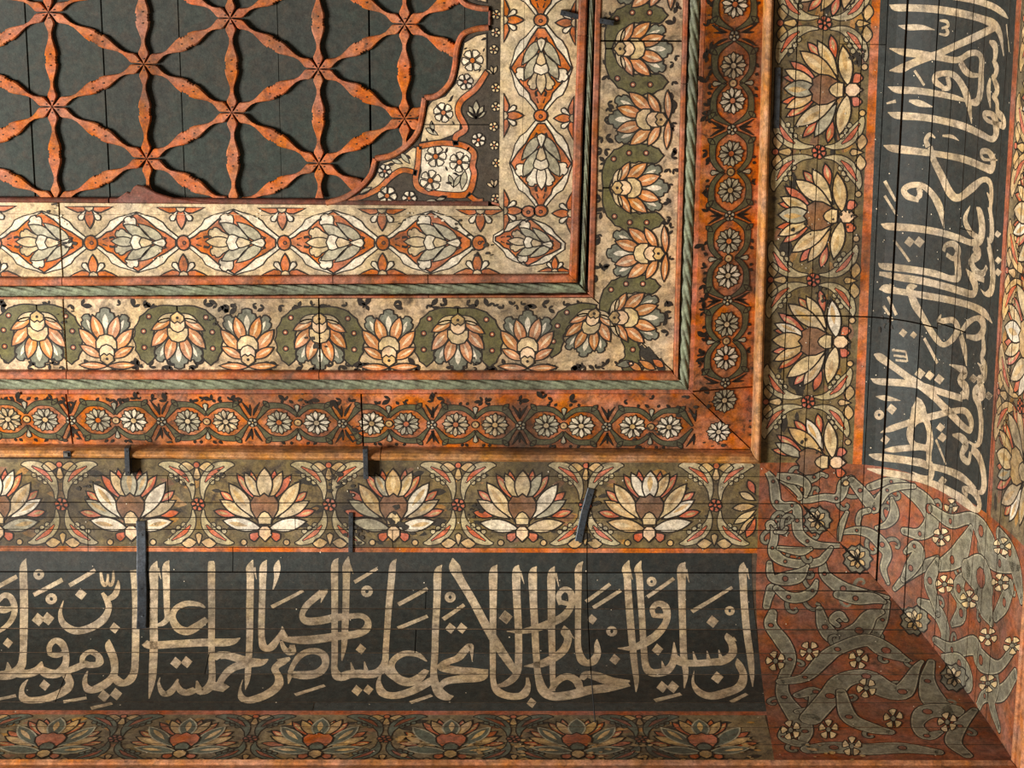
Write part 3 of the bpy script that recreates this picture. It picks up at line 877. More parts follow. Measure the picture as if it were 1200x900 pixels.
for a in ky[1:]:
    c = P1R.px(633.5, a)
    if c[1] < -55: continue
    knot(P1R, Frame(c, (0, 1), (-1, 0)), fb1r)
    half_flower(P1R, Frame((P1R.px(588, a)[0] + 1.5, c[1]), (0, 1), (1, 0)), fb1r)
    half_flower(P1R, Frame((P1R.px(677 - a * 0.02, a)[0] - 1.5, c[1] + 3), (0, 1), (-1, 0)), fb1r)
# the lily turned into the corner
_sv = P1.butts; P1.butts = []
lily(P1, Frame(P1.px(620, 284), (0.93, 0.1), (0.05, -0.9), 0.86), fb1)
knot(P1, Frame(P1.px(619, 248), (0, 1), (-1, 0), .6), fb1)
half_flower(P1, Frame((P1.px(650, 318)[0], P1.px(650, 320)[1] - 1), (1, 0), (0, -1), .8), fb1)
P1.butts = _sv

def palmette(sf, F, par, hang=False):
    p = Paint(sf); j = lambda: jit(1.0)
    def orange_petal(x0, y0, x1, y1, w, lv):
        p.shape(F.P(lens(x0, y0, x1 + j(), y1 + j(), w, .5)), 'salmon', lv, 1.2)
        p.fill(F.P(lens(x0 + (x1 - x0) * .28, y0 + (y1 - y0) * .28, x0 + (x1 - x0) * .86, y0 + (y1 - y0) * .86, w * .24)), 'salmon_light', lv + 0.8)
    for s in (1, -1):
        p.shape(F.P(lobed(6 * s, 24, 22 * s, 55, 15)), 'bluegray', 1, 1.2)
        p.fill(F.P(lens(12 * s, 34, 20 * s, 50, 4)), 'ivory', 1.9)
    p.shape(F.P(lobed(0, 26, 0, 63, 18)), 'bluegray', 2, 1.2)
    p.fill(F.P(lens(0, 38, 0, 56, 6)), 'ivory', 2.8)
    for s in (1, -1):
        orange_petal(4 * s, 25, 13 * s, 54, 13, 3)
        orange_petal(8 * s, 16, 28 * s, 40, 13, 4)
        orange_petal(5 * s, 8, 28 * s, 21, 10, 5)
        if hang: p.shape(F.P(lens(2 * s, 2, 22 * s, 12, 8)), 'cream', 5.5, 1.0)
        else: orange_petal(0, -1, 31 * s, 0.5, 8, 6)
    p.shape(F.P([(-11, 18), (-11, 26), (-7, 32), (0, 34), (7, 32), (11, 26), (11, 18)]), 'petal_cream', 7, 1.2)
    p.shape(F.P([(-8, 10), (-8, 17), (-5, 21), (0, 23), (5, 21), (8, 17), (8, 10)]), 'salmon_light', 8, 1.2)
    p.shape(F.P([(0, 0), (-7, 5), (-7, 10), (-3, 13), (0, 11), (3, 13), (7, 10), (7, 5)]), 'petal_tan', 9, 1.2)
    p.disc(F(0, 7), 2, 'outline', 10, 0, 6)
    p.build('painted_palmette', par)
def olive_leaf(sf, F, par, s):
    """arching leaf from the neck of a hanging palmette down its side"""
    p = Paint(sf)
    outer = spline([(0, -4), (14, -5), (28, -2), (40, 6), (48, 18), (52, 32), (51, 46), (47, 58), (38, 68)], 3)
    inner = spline([(31, 62), (29, 50), (31, 38), (28, 26), (20, 15), (10, 7), (0, 3)], 3)
    L = [(s * (x + (1.8 if i % 3 == 1 and i > 3 else 0)), y) for i, (x, y) in enumerate(outer)]
    R = [(s * (x - (1.6 if i % 3 == 1 and i < 12 else 0)), y) for i, (x, y) in enumerate(inner)]
    L, R = L, R[::-1]
    p.shape(F.P(L + R[::-1]), 'olive', 0.3, 1.2)
    for x, y in ((34, 9), (41, 27), (41, 47)):
        p.disc(F(s * x, y), 3.2, 'red', 1.2, 1.0, 10); p.disc(F(s * x, y), 1.2, 'salmon_light', 2.2, 0, 6)
    p.build('painted_leaf', par)
def black_flecks(sf, pts, par, name='painted_flecks'):
    p = Paint(sf)
    for x, y in pts:
        a = random.uniform(0, 6.28); l = random.uniform(6, 13)
        q = lens(x, y, x + l * math.cos(a), y + l * math.sin(a), l * .5)
        p.fill(q, 'outline', 0.1)
        a += random.choice((1.2, -1.2)); l *= .7
        p.fill(lens(x, y, x + l * math.cos(a), y + l * math.sin(a), l * .45), 'outline', 0.15)
    p.build(name, par)['kind'] = 'stuff'
# below the lozenge board: hanging palmettes root at the inner edge, upright ones at the outer edge
hang_x = [-289, -123, 43, 207.5, 374, 536.5]; up_x = [-206, -40, 126, 291, 456, 618]
for x in hang_x:
    F = Frame(P2.px(x, 361 + x * .008), (1, 0.012), (0, 1), 1.0)
    for s in (1, -1): olive_leaf(P2, F, fb2, s)
    palmette(P2, Frame(P2.px(x, 363 + x * .008), (1, 0.012), (0, 1), 1.12), fb2, True)
for x in up_x:
    palmette(P2, Frame(P2.px(x, 427 + x * .006), (1, 0.012), (0, -1), 1.12), fb2)
F = Frame(P2.px(698, 361), (1, 0.1), (-0.25, 1), 0.95)
olive_leaf(P2, F, fb2, -1)
palmette(P2, F, fb2, True)
olive_leaf(P2, Frame(P2.px(712, 376), (.95, 0.35), (-0.1, 1), 0.85), fb2, 1)
_p = Paint(P2)
for x0, y0, x1, y1, m in ((722, 428, 742, 425, 'bluegray'), (735, 424, 752, 434, 'salmon'), (748, 422, 768, 433, 'salmon'), (764, 421, 778, 430, 'orange')):
    _p.shape(lens(*P2.px(x0, y0), *P2.px(x1, y1), 9), m, 1, 1.1)
_p.build('painted_petals', fb2)
_p = Paint(P2)
for i in range(16):
    x, y = 735 + i * 3.2, 395 + i * 2.6; r = random.uniform(5, 11)
    c = P2.px(x + jit(6), y + jit(3))
    if c[1] < bline(5, P2)[1][1] - 4: _p.fill([(c[0] + r * random.uniform(.6, 1) * math.cos(k), c[1] + r * random.uniform(.4, .8) * math.sin(k)) for k in range(6)], 'soot', 0.02 + .02 * i)
_p.build('soot_stain', fb2)['kind'] = 'stuff'
_b4, _b5 = bline(4, P2), bline(5, P2)
_pts = []
for i in range(230):
    x = random.uniform(-330, 760); e = random.random() < .5
    y = (354 + x * 0.001 + random.uniform(2, 7)) if e else (433 + x * .003 - random.uniform(2, 7))
    if not e or x < 685: _pts.append(P2.px(x, y))
black_flecks(P2, _pts, fb2)
for y in (-107, 57, 220, 372):
    x = 723 - y * .02
    F = Frame(P2R.px(x - 8, y), (0.03, 1), (1, 0), 1.0)
    if y < 0:
        if P2R.px(700, y)[1] < -40: continue
    for s in (1, -1):
        if y < 360 or s < 0: olive_leaf(P2R, F, fb2r, s)
    palmette(P2R, Frame(P2R.px(x - 3, y), (0.03, 1), (1, 0), 1.08), fb2r, True)
for y in (-24, 140, 297):
    palmette(P2R, Frame(P2R.px(785 - y * .02, y), (0.03, 1), (-1, 0), 1.1), fb2r)
_pts = []
for i in range(80):
    y = random.uniform(-100, 420); e = random.random() < .5
    x = (707 - y * .03 + random.uniform(2, 9)) if e else (797 - y * .03 - random.uniform(2, 7))
    if not e or y < 330: _pts.append(P2R.px(x, y))
black_flecks(P2R, _pts, fb2r)

def rosette(sf, c, r, par):
    p = Paint(sf); ph = random.random()
    m1 = random.choice(['ivory', 'petal_gray', 'ivory', 'cream'])
    for k in range(8):
        a = 2 * math.pi * (k + .5 + ph) / 8
        p.shape(drop(c[0] + .3 * r * math.cos(a), c[1] + .3 * r * math.sin(a), c[0] + r * .9 * math.cos(a), c[1] + r * .9 * math.sin(a), r * .5, 6), 'petal_gray', 2, 0.9)
    for k in range(8):
        a = 2 * math.pi * (k + ph) / 8
        p.shape(lens(c[0] + .15 * r * math.cos(a), c[1] + .15 * r * math.sin(a), c[0] + r * math.cos(a), c[1] + r * math.sin(a), r * .38, .6, 6), m1, 3, 0.9)
    p.disc(c, r * .24, random.choice(['petal_tan', 'orange', 'cream']), 4, 0.9, 8)
    p.build('painted_rosette', par)
def star_dot(sf, c, par):
    p = Paint(sf); flower(p, c, 6.2, 5, 'petal_gray', 'petal_tan', random.random(), 2, 0.9); p.build('painted_small_flower', par)
def ribbon_unit(sf, F, par, L):
    """olive ribbons framing a pair of rosettes; L is half the unit length"""
    p = Paint(sf)
    for sy in (1, -1):
        for sx in (1, -1):
            p.stroke(F.S([(0, 9 * sy, 4), (5 * sx, 15 * sy, 5.5), (14 * sx, 21.5 * sy, 6.5), (26 * sx, 23 * sy, 7.5), (36 * sx, 21 * sy, 8.5), (43 * sx, 12 * sy, 5), ((L - 3) * sx, 2 * sy, 2)]), 'ribbon_olive', 1, 1.1)
            p.shape(F.P(lens(33 * sx, 20 * sy, 40 * sx, 29 * sy, 6)), 'ribbon_olive', 1.2, 0.9)
            # dark sprigs in the spandrels between units
            p.stroke(F.S([(L * sx, 9 * sy, 1.5), ((L - 3) * sx, 17 * sy, 3.5), ((L - 9) * sx, 27 * sy, 1)]), 'outline', 1)
        p.stroke(F.S([(L, 8 * sy, 1), (L, 16 * sy, 3), (L, 24 * sy, 1)]), 'outline', 1)
        p.shape(F.P(drop(0, 13 * sy, 0, 25 * sy, 8)), 'petal_gray', 2, 0.9)
        for x in (-17, -9, 9, 17): p.fill(F.P(lens(x, 31 * sy, x + jit(6), 26 * sy, 4)), 'outline', 0.6)
    p.disc(F(0, 0), 4.6, 'petal_tan', 2, 1.0, 10); p.disc(F(0, 0), 1.3, 'brick', 3, 0, 6)
    p.build('painted_ribbon', par)
rx = [(-311, -268), (-205, -162), (-98, -55), (9.5, 53), (115, 156.5), (220, 264.5), (327, 371), (435.5, 476), (534, 580), (640, 681), (741, 784)]
for i, (a, b) in enumerate(rx):
    y = 491 + max(a, 0) * .012
    ca, cb = P3B.px(a, y), P3B.px(b, y + .5)
    m = ((ca[0] + cb[0]) / 2, (ca[1] + cb[1]) / 2)
    ribbon_unit(P3B, Frame(m, (1, 0.014), (0, -1), 1.0), fb3, 53.5)
    for c in (ca, cb): rosette(P3B, c, 16.5, fb3)
for x in (-240, -135, -29, 83, 189, 296, 401, 505.5, 610, 711): star_dot(P3B, P3B.px(x, 491.5 + x * .012), fb3)
_pts = [P3B.px(random.uniform(-120, 800), random.choice((467 + random.uniform(0, 4), 520 - random.uniform(0, 5)))) for _ in range(110)]
_pts = [p for p in _pts if p[1] < bline(9, SB)[1][1] - 14 - (bline(9, SB)[1][0] - p[0]) * .008]
black_flecks(P3B, _pts, fb3)
ry = [(-35, 5), (77, 118), (180, 223), (282.5, 323), (380, 419)]
for a, b in ry:
    ca, cb = P3R.px(861.5 - a * .026, a), P3R.px(861.5 - b * .026, b)
    ribbon_unit(P3R, Frame(((ca[0] + cb[0]) / 2, (ca[1] + cb[1]) / 2), (0, 1), (-1, 0), 1.0), fb3r, 51)
    for c in (ca, cb): rosette(P3R, c, 16, fb3r)
for y in (-66, 42, 152, 253, 352, 448): star_dot(P3R, P3R.px(861.5 - y * .026, y), fb3r)
rosette(P3R, P3R.px(849, 469), 16, fb3r)
rosette(P3B, P3B.px(842, 506), 15, fb3)
_pts = [P3R.px(random.choice((829 + random.uniform(0, 5), 891 - random.uniform(0, 5))) - yy * .02, yy) for yy in [random.uniform(-90, 490) for _ in range(80)]]
_pts = [p for p in _pts if p[0] < rline(9, SB)[1][0] - 12]
black_flecks(P3R, _pts, fb3r)

# ------------------------------------------------------------------ coves: planks
corn_b = thing('cornice', (C0[0] - 450, C0[1] + 230, 340), 'concave plank cornice with dark calligraphy band below the brown bead, shaded towards the corner', 'cornice')
corn_r = thing('cornice', (C0[0] + 230, C0[1] - 250, 340), 'brightly lit concave plank cornice with upright calligraphy beside the golden bead', 'cornice')
UB, UR = -1150.0, -725.0
def planks(cv, u0, par):
    bounds = [(-3.0, 0.0)] + list(cv.rows) + [(SEND, 0.0)]
    for (sa, ga), (sb, gb) in zip(bounds, bounds[1:]):
        lo, hi = sa + ga / 2, sb - gb / 2
        ss = [lo] + [g for g in cv.grid if lo + .01 < g < hi - .01] + [hi]
        if lo < 0 < hi and 0.0 not in ss: ss = sorted(ss + [0.0])
        cuts = sorted([(c[0], c[1]) for c in cv.butts if c[2] < (lo + hi) / 2 < c[3]])
        ends = [(u0, 0)] + cuts + [(None, 0)]
        for (ua, wa), (ub, wb) in zip(ends, ends[1:]):
            off = jit(0.22)
            v = []
            for back in (0, 1):
                for s in ss:
                    d = max(prof(s)[0], 0.0)
                    o = off - back * 7
                    v.append(cv.map(ua + wa / 2, s, o)); v.append(cv.map((d - 0.4) if ub is None else ub - wb / 2, s, o))
            n = len(ss); f = []
            for k in range(n - 1):
                f.append([2 * k, 2 * k + 1, 2 * k + 3, 2 * k + 2]); q = 2 * n
                f.append([q + 2 * k, q + 2 * k + 1, q + 2 * k + 3, q + 2 * k + 2])
                f.append([2 * k, 2 * k + 2, q + 2 * k + 2, q + 2 * k]); f.append([2 * k + 1, 2 * k + 3, q + 2 * k + 3, q + 2 * k + 1])
            f.append([0, 1, 2 * n + 1, 2 * n]); f.append([2 * n - 2, 2 * n - 1, 4 * n - 1, 4 * n - 2])
            mesh('plank', v, f, 'raw_wood', par)
planks(COB, UB, corn_b)
planks(COR, UR, corn_r)

# grounds and borders
VAR = {'panel_black': ['panel_black', 'panel_deep', 'panel_worn', 'panel_black'], 'lotus_ground': ['lotus_ground', 'lotus_ground_b']}
def strip_poly(cv, u0, u1, sfun0, sfun1, m, par, name, lv=0.0, n=24):
    p = Paint(cv, VAR.get(m))
    us = [u0 + (u1(0.5) - u0) * k / n for k in range(n + 1)]
    for a, b in zip(us, us[1:]):
        p.fill([(a, sfun0(a)), (b, sfun0(b)), (b, sfun1(b)), (a, sfun1(a))], m, lv)
    return p.build(name, par)
lb = lambda v0, v1: (lambda u: v0 + (v1 - v0) * min(max((u + 927) / 927, 0), 1))
lr = lambda v0, v1: (lambda u: v0 + (v1 - v0) * min(max((u + 552) / 552, 0), 1))
e0 = lambda t: 0.0
strip_poly(COB, UB, e0, lambda u: -2.5, lb(107, 108.5), 'lotus_ground', corn_b, 'ground_coat')
strip_poly(COB, UB, e0, lb(107, 108.5), lb(113.5, 114.5), 'orange', corn_b, 'border_line', 0.2)
strip_poly(COB, UB, lambda t: -7.0, lb(113.5, 114.5), lb(372, 373), 'panel_black', corn_b, 'ground_coat')
strip_poly(COB, UB, lambda t: -13.0, lb(372, 373), lb(381, 381), 'red', corn_b, 'border_line', 0.2)
strip_poly(COB, UB, lambda t: -17.0, lb(381, 381), lambda u: SEND, 'low_ground', corn_b, 'ground_coat')
strip_poly(COR, UR, e0, lambda u: -2.5, lr(107.5, 112), 'lotus_ground', corn_r, 'ground_coat')
strip_poly(COR, UR, e0, lr(107.5, 112), lr(117, 123), 'orange', corn_r, 'border_line', 0.2)
strip_poly(COR, UR, e0, lr(117, 123), lr(340, 353), 'panel_black', corn_r, 'ground_coat')
strip_poly(COR, UR, lambda t: 2.0, lr(340, 353), lr(352, 364), 'red', corn_r, 'border_line', 0.2)
strip_poly(COR, UR, lambda t: 2.0, lr(352, 364), lambda u: SEND, 'low_ground', corn_r, 'ground_coat')
for cv, par, slant in ((COB, corn_b, 20.0), (COR, corn_r, 0.0)):
    p = Paint(cv)
    sv = sorted(set([0.0] + cv.grid + [r[0] for r in cv.rows] + [SEND]))
    for a, b in zip(sv, sv[1:]):
        p.fill([(-slant * max(0, a - 110) / 375, a), (max(prof(a)[0] - 0.5, 0.2), a), (max(prof(b)[0] - 0.5, 0.2), b), (-slant * max(0, b - 110) / 375, b)], 'corner_red', 0.3)
    p.build('corner_coat', par)

# ------------------------------------------------------------------ lotus friezes
UPPER = dict(big='petal_cream', side='petal_cream', top='petal_tan', small='petal_red', heart='heart_brown', bud='salmon_light', leaf='bracket_leaf', slit='petal_red', tre='petal_tan', dot='petal_red', oc='outline')
LOWER = dict(big='low_green', side='low_tan', top='low_green', small='low_red', heart='low_red', bud='low_tan', leaf='low_green', slit='brick', tre='low_tan', dot='brick', oc='outline')
LOWR = dict(big='cream', side='petal_cream', top='petal_cream', small='petal_red', heart='petal_tan', bud='cream', leaf='petal_tan', slit='petal_red', tre='petal_tan', dot='petal_red', oc='outline')
def lotus(cv, F, pal, par, clip=None):
    p = Paint(cv); j = lambda: jit(1.6)
    F = Frame(F.o, F.ex, F.ey, F.k * 1.08)
    for _ in range(42):      # loose ochre and dark brush marks behind the flower
        x, y = random.uniform(-62, 62), random.uniform(-12, 70); a = random.uniform(-.5, .5); l = random.uniform(9, 24)
        if clip and clip(F(x + l, y)): continue
        p.fill(F.P(lens(x, y, x + l * math.cos(a), y + l * math.sin(a), l * .4)), random.choice(['ochre', 'soot', 'lotus_ground_b', 'soot', 'heart_brown']), .3 + .01 * _)
    def pet(x0, y0, x1, y1, w, m, lv, tip=.55, streak=True):
        if clip and clip(F(x1, y1)): return
        if m in ('petal_cream', 'petal_tan'): m = random.choice([m, 'ivory', 'petal_cream', 'petal_tan', 'cream', 'ivory', 'petal_gray'])
        oc = 'scroll_edge' if m == 'low_green' else 'outline'
        p.shape(F.P(lens(x0, y0, x1 + j(), y1 + j(), w, tip, 8)), m, lv, 1.3, oc)
        if streak and random.random() < .75:
            p.fill(F.P(lens(x0 + (x1 - x0) * .35, y0 + (y1 - y0) * .35, x0 + (x1 - x0) * .85, y0 + (y1 - y0) * .85, w * .34)), 'petal_tan' if m != 'petal_tan' else 'petal_cream', lv + .8)
    for s in (1, -1):
        pet(8 * s, 40, 13 * s, 71, 9, pal['small'], 1.2)
        pet(10 * s, 36, 30 * s, 66, 10, pal['small'], 1)
        pet(30 * s, 30, 49 * s, 47, 9, pal['small'], 2)
        pet(32 * s, 17, 56 * s, 23, 9, pal['small'], 2)
        pet(14 * s, 14, 50 * s, 36, 13, pal['side'], 3)
        pet(4 * s, 34, 21 * s, 69, 12, pal['side'], 3)
        pet(10 * s, 14, 40 * s, 56, 16, pal['big'], 5)
        pet(4 * s, 3, 47 * s, 11, 15, pal['big'], 6, .5)
        p.shape(F.P(drop(3 * s, -1, 17 * s, -9, 14)), pal['small'], 5, 1.2)
        p.disc(F(24 * s, -13), 4, pal['tre'], 3, 1.1, 8)
    pet(0, 32, 0, 72, 18, pal['top'], 6)
    h = [(0, 8), (9, 13), (15, 24), (16, 33), (11, 41), (5, 40), (0, 44)]
    p.shape(F.P(h + [(-x, y) for x, y in h[-2:0:-1]]), pal['heart'], 8, 1.3)
    p.shape(F.P([(-7, 8), (-8, 15), (-4, 21), (0, 23), (4, 21), (8, 15), (7, 8)]), pal['big'], 9, 1.2)
    p.shape(F.P([(0, -12), (-7, -5), (-7, 2), (-3, 6), (3, 6), (7, 2), (7, -5)]), pal['bud'], 11, 1.3)
    return p.build('painted_lotus', par)
def brackets(cv, F, pal, par, only=(1, -1)):
    """four curved leaves round a small red flower, with trefoils at the edges"""
    p = Paint(cv); F = Frame(F.o, F.ex, F.ey, F.k * 1.06)
    for s in only:
        up = [(6, 6, 2), (6, 18, 7), (11, 31, 13), (23, 42, 16), (36, 47, 9), (43, 47, 2)]
        dn = [(6, -6, 2), (6, -17, 7), (11, -28, 12), (22, -38, 14), (33, -44, 8), (40, -45, 2)]
        for L in (up, dn):
            p.stroke(F.S([(x * s, y, w) for x, y, w in L]), pal['leaf'], 2, 1.3)
            sl = [(9 * s, L[2][1] * .86, 1.5), (17 * s, L[3][1] * .87, 5.5), (31 * s, L[4][1] * .96, 1.5)]
            p.stroke(F.S(sl), pal['slit'], 3.2, 1.0)
            for k in range(3):
                t = L[2]; p.disc(F((t[0] + 6 + k * 6) * s, t[1] * (0.86 + 0.13 * k)), 3.4, pal['leaf'], 2.4 + .05 * k, 0.8, 7)
    p.build('painted_bracket_leaves', par)
    q = Paint(cv)
    flower(q, F(0, 0), 8.5, 6, pal['dot'], pal['dot'], 0.2, 4, 1.1)
    q.build('painted_small_flower', par)
    r = Paint(cv)
    for s in (1, -1):
        r.shape(F.P(lens(2 * s, 44, 20 * s, 45, 12)), pal['tre'], 1.6, 1.1)
        r.shape(F.P(lens(2 * s, -44, 20 * s, -46, 12)), pal['tre'], 1.6, 1.1)
    r.shape(F.P(drop(0, 47, 0, 29, 11)), pal['tre'], 2.6, 1.1)
    r.shape(F.P(drop(0, -48, 0, -33, 10)), pal['tre'], 2.6, 1.1)
    r.disc(F(0, 47), 4, pal['small'], 3.6, 1.0, 8)
    r.build('painted_trefoil', par)
def frieze(cv, par, us, ub, s0, s1, pal, umax=0):
    k = (s1 - s0) / 104.0
    base = s1 - 19 * k; mid = (s0 + s1) / 2
    for u in us:
        lotus(cv, Frame((u, base), (1, 0), (0, -1), k), pal, par, clip=lambda q: q[0] > umax - 3)
    for u in ub:
        brackets(cv, Frame((u, mid), (1, 0), (0, -1), k), pal, par, (1, -1) if u < umax - 45 else (-1, 1))
ubx = lambda x, y: COB.px(x, y)[0]
ury = lambda x, y: COR.px(x, y)[0]
frieze(COB, corn_b, [ubx(x, 595) for x in (-312, -158, -4, 153, 310, 461, 612, 761)], [ubx(x, 590) for x in (-236, -82, 72, 232, 386, 537, 686, 838)], 2, 107, UPPER)
lotus(COB, Frame((12, 88), (1, 0), (0, -1), .95), UPPER, corn_b, clip=lambda q: q[0] > -3) if False else None
pp = Paint(COB)      # half lotus cut off by the red corner
for (x0, y0, x1, y1, w, m) in ((-3, 60, -30, 78, 10, 'petal_cream'), (-3, 55, -32, 58, 10, 'petal_tan'), (-4, 48, -24, 38, 9, 'petal_cream'), (-3, 70, -14, 95, 11, 'petal_red'), (-4, 66, -24, 92, 8, 'petal_tan'), (-5, 40, -14, 22, 9, 'petal_red')):
    pp.shape([(a, b) for a, b in lens(x0, y0, x1, y1, w)], m, 3, 1.2)
pp.build('painted_lotus', corn_b)
frieze(COB, corn_b, [ubx(x, 880) for x in (-259, -103, 53, 212, 370, 528, 677, 826)], [ubx(x, 872) for x in (-181, -25, 133, 292, 450, 602, 753)], 383, 485, LOWER, -22)
frieze(COR, corn_r, [ury(960, y) for y in (-190, -45, 105, 253, 400)], [ury(955, y) for y in (-118, 27, 178, 328, 471)], 2, 108, UPPER)
lotus(COR, Frame((ury(955, 541), 91), (1, 0), (0, -1), 1.0), UPPER, corn_r, clip=lambda q: q[0] > -2)
frieze(COR, corn_r, [ury(1190, y) for y in (-60, 95, 245, 390, 545)], [ury(1188, y) for y in (20, 170, 320, 470)], 360, 486, LOWR)

# ------------------------------------------------------------------ calligraphy (traced stroke by stroke; third number is the pen width)
class View:
    def __init__(s, x0, y0, k): s.x0, s.y0, s.k = x0, y0, k
    def __call__(s, x, y): return s.x0 + x / s.k, s.y0 + y / s.k
def width_scale(cv, px, py, dirx, diry):
    """surface units per picture unit across a stroke"""
    a = cv.px(px - diry * 2, py + dirx * 2); b = cv.px(px + diry * 2, py - dirx * 2)
    return math.dist(a, b) / 4.0
_lvn = [0]
def write(cv, par, view, strokes=(), diamonds=(), rings=(), name='lettering_stroke', material='letter'):
    for L in strokes:
        P = [view(x, y) for x, y, w in L]
        pts = []
        for i, (x, y, w) in enumerate(L):
            a, b = P[max(i - 1, 0)], P[min(i + 1, len(P) - 1)]
            l = math.dist(a, b) or 1
            ks = width_scale(cv, *P[i], (b[0] - a[0]) / l, (b[1] - a[1]) / l)
            pts.append((*cv.px(*P[i]), w / view.k * ks))
        _lvn[0] = (_lvn[0] + 1) % 7
        p = Paint(cv); p.stroke(pts, material, 1 + _lvn[0] * .3, n=7); p.build(name, par)
    for x, y, r in diamonds:
        p = Paint(cv); k = r / view.k
        c = view(x, y)
        p.fill([cv.px(c[0] + a * k, c[1] + b * k) for a, b in ((-.95, .12), (-.1, -1), (.97, -.1), (.12, .98))], material, 1); p.build('lettering_dot', par)
    for x, y, r in rings:
        p = Paint(cv); c = view(x, y); n = 14
        pts = [cv.px(c[0] + .68 * r / view.k * math.cos(6.2832 * i / n), c[1] + .68 * r / view.k * math.sin(6.2832 * i / n)) for i in range(n)]
        p.line(pts, .66 * r / view.k * 1.15, material, 1, True); p.build('lettering_ring', par)

V = View(0, 645, 4.5)
write(COB, corn_b, V, [
    [(-12, 272, 22), (18, 240, 28), (52, 245, 32), (74, 285, 34), (74, 340, 30), (45, 390, 26), (0, 425, 20), (-30, 440, 12)], [(-10, 312, 34), (30, 315, 34), (62, 305, 22)],
    [(138, 42, 4), (124, 92, 38), (126, 200, 42), (126, 400, 42), (122, 550, 36), (108, 615, 40), (60, 655, 50), (0, 662, 45), (-30, 665, 40)],
    [(90, 650, 40), (150, 652, 42), (200, 630, 40), (220, 588, 6)], [(215, 625, 30), (260, 652, 46), (310, 648, 44), (345, 600, 34), (347, 540, 34), (325, 492, 36), (290, 478, 28), (262, 508, 26), (262, 545, 24)],
    [(258, 545, 20), (300, 556, 26), (342, 540, 22)], [(40, 592, 6), (44, 632, 30), (20, 662, 36)],
    [(-10, 192, 22), (40, 165, 24), (90, 138, 22)], [(178, 236, 22), (330, 155, 24)], [(366, 186, 22), (503, 104, 22)],
    [(335, 266, 4), (318, 330, 20), (335, 388, 34), (395, 425, 38), (470, 413, 40), (540, 370, 40), (573, 312, 32), (566, 268, 32), (540, 225, 16)], [(556, 266, 24), (604, 238, 32), (622, 192, 24), (624, 158, 5)],
    [(532, 116, 14), (540, 165, 20), (555, 184, 20), (568, 160, 14), (570, 125, 12)], [(568, 165, 14), (584, 184, 18), (597, 160, 16), (598, 108, 10)],
    [(703, 104, 34), (714, 250, 34), (716, 400, 38), (714, 560, 38), (708, 640, 36), (680, 690, 36), (640, 702, 34), (600, 668, 30)],
    [(576, 472, 6), (574, 505, 40), (600, 575, 42), (604, 640, 36), (585, 680, 34), (530, 722, 40), (482, 738, 36), (452, 716, 28), (448, 680, 22), (462, 638, 6)],
    [(430, 612, 18), (440, 560, 24), (480, 537, 26), (520, 562, 32), (520, 600, 32), (470, 606, 30), (438, 592, 24)],
    [(445, 602, 34), (400, 622, 34), (350, 648, 40), (368, 700, 40), (340, 742, 40), (270, 776, 38), (200, 791, 34), (135, 788, 34), (114, 750, 28), (125, 710, 18), (147, 683, 5)],
    [(-5, 787, 14), (85, 768, 16)], [(335, 801, 16), (457, 780, 14)], [(480, 835, 18), (592, 808, 14)]],
    [(202, 366, 36), (252, 362, 36), (427, 232, 32), (42, 490, 28), (604, 411, 30), (235, 713, 30), (548, 770, 34), (612, 760, 34)],
    [(205, 127, 27), (271, 257, 29)])
V = View(160, 645, 4.5)
write(COB, corn_b, V, [
    [(108, 56, 5), (92, 105, 46), (93, 200, 42), (90, 350, 42), (92, 480, 42), (88, 600, 42), (82, 690, 34), (66, 784, 6)], [(112, 95, 18), (130, 152, 3)],
    [(172, 52, 5), (156, 88, 38), (158, 180, 36), (160, 300, 32), (163, 358, 30), (140, 386, 26), (106, 397, 14)],
    [(362, 303, 8), (330, 287, 22), (262, 282, 30), (206, 310, 30), (190, 360, 36), (220, 412, 42), (270, 428, 42), (320, 402, 42), (372, 362, 30)],
    [(395, 56, 26), (396, 82, 38), (396, 200, 38), (396, 400, 36), (396, 560, 34), (398, 680, 36), (372, 735, 40), (335, 745, 34), (318, 690, 8)],
    [(215, 696, 10), (228, 735, 28), (265, 752, 34), (312, 735, 30)], [(218, 680, 8), (195, 730, 26), (160, 760, 28), (132, 745, 24), (117, 702, 14), (124, 672, 4)],
    [(42, 488, 30), (80, 502, 40), (200, 496, 40), (350, 488, 40), (490, 486, 38), (547, 464, 5)],
    [(417, 580, 12), (432, 558, 40), (480, 556, 38), (540, 573, 40), (600, 592, 46), (655, 592, 38), (694, 576, 5)], [(640, 602, 26), (560, 605, 40), (500, 628, 36), (460, 668, 30), (436, 708, 28)], [(395, 715, 40), (435, 722, 44), (474, 735, 34)],
    [(614, 50, 5), (599, 92, 40), (600, 140, 38), (598, 300, 38), (596, 480, 34), (590, 600, 34), (585, 680, 28), (574, 737, 4)], [(620, 90, 16), (633, 152, 3)],
    [(806, 578, 12), (770, 590, 34), (730, 625, 36), (750, 670, 40), (745, 715, 40), (690, 760, 38), (610, 790, 36), (560, 782, 30), (546, 738, 14), (560, 684, 4)],
    [(686, 50, 5), (669, 92, 38), (665, 200, 34), (660, 350, 34), (660, 460, 34), (672, 512, 38), (705, 516, 36), (740, 475, 30), (768, 432, 24), (770, 402, 4)],
    [(750, 50, 5), (742, 88, 36), (738, 140, 24), (720, 207, 6)], [(712, 300, 20), (880, 213, 16)]],
    [(208, 595, 32), (264, 591, 32)])
V = View(300, 645, 4.5)
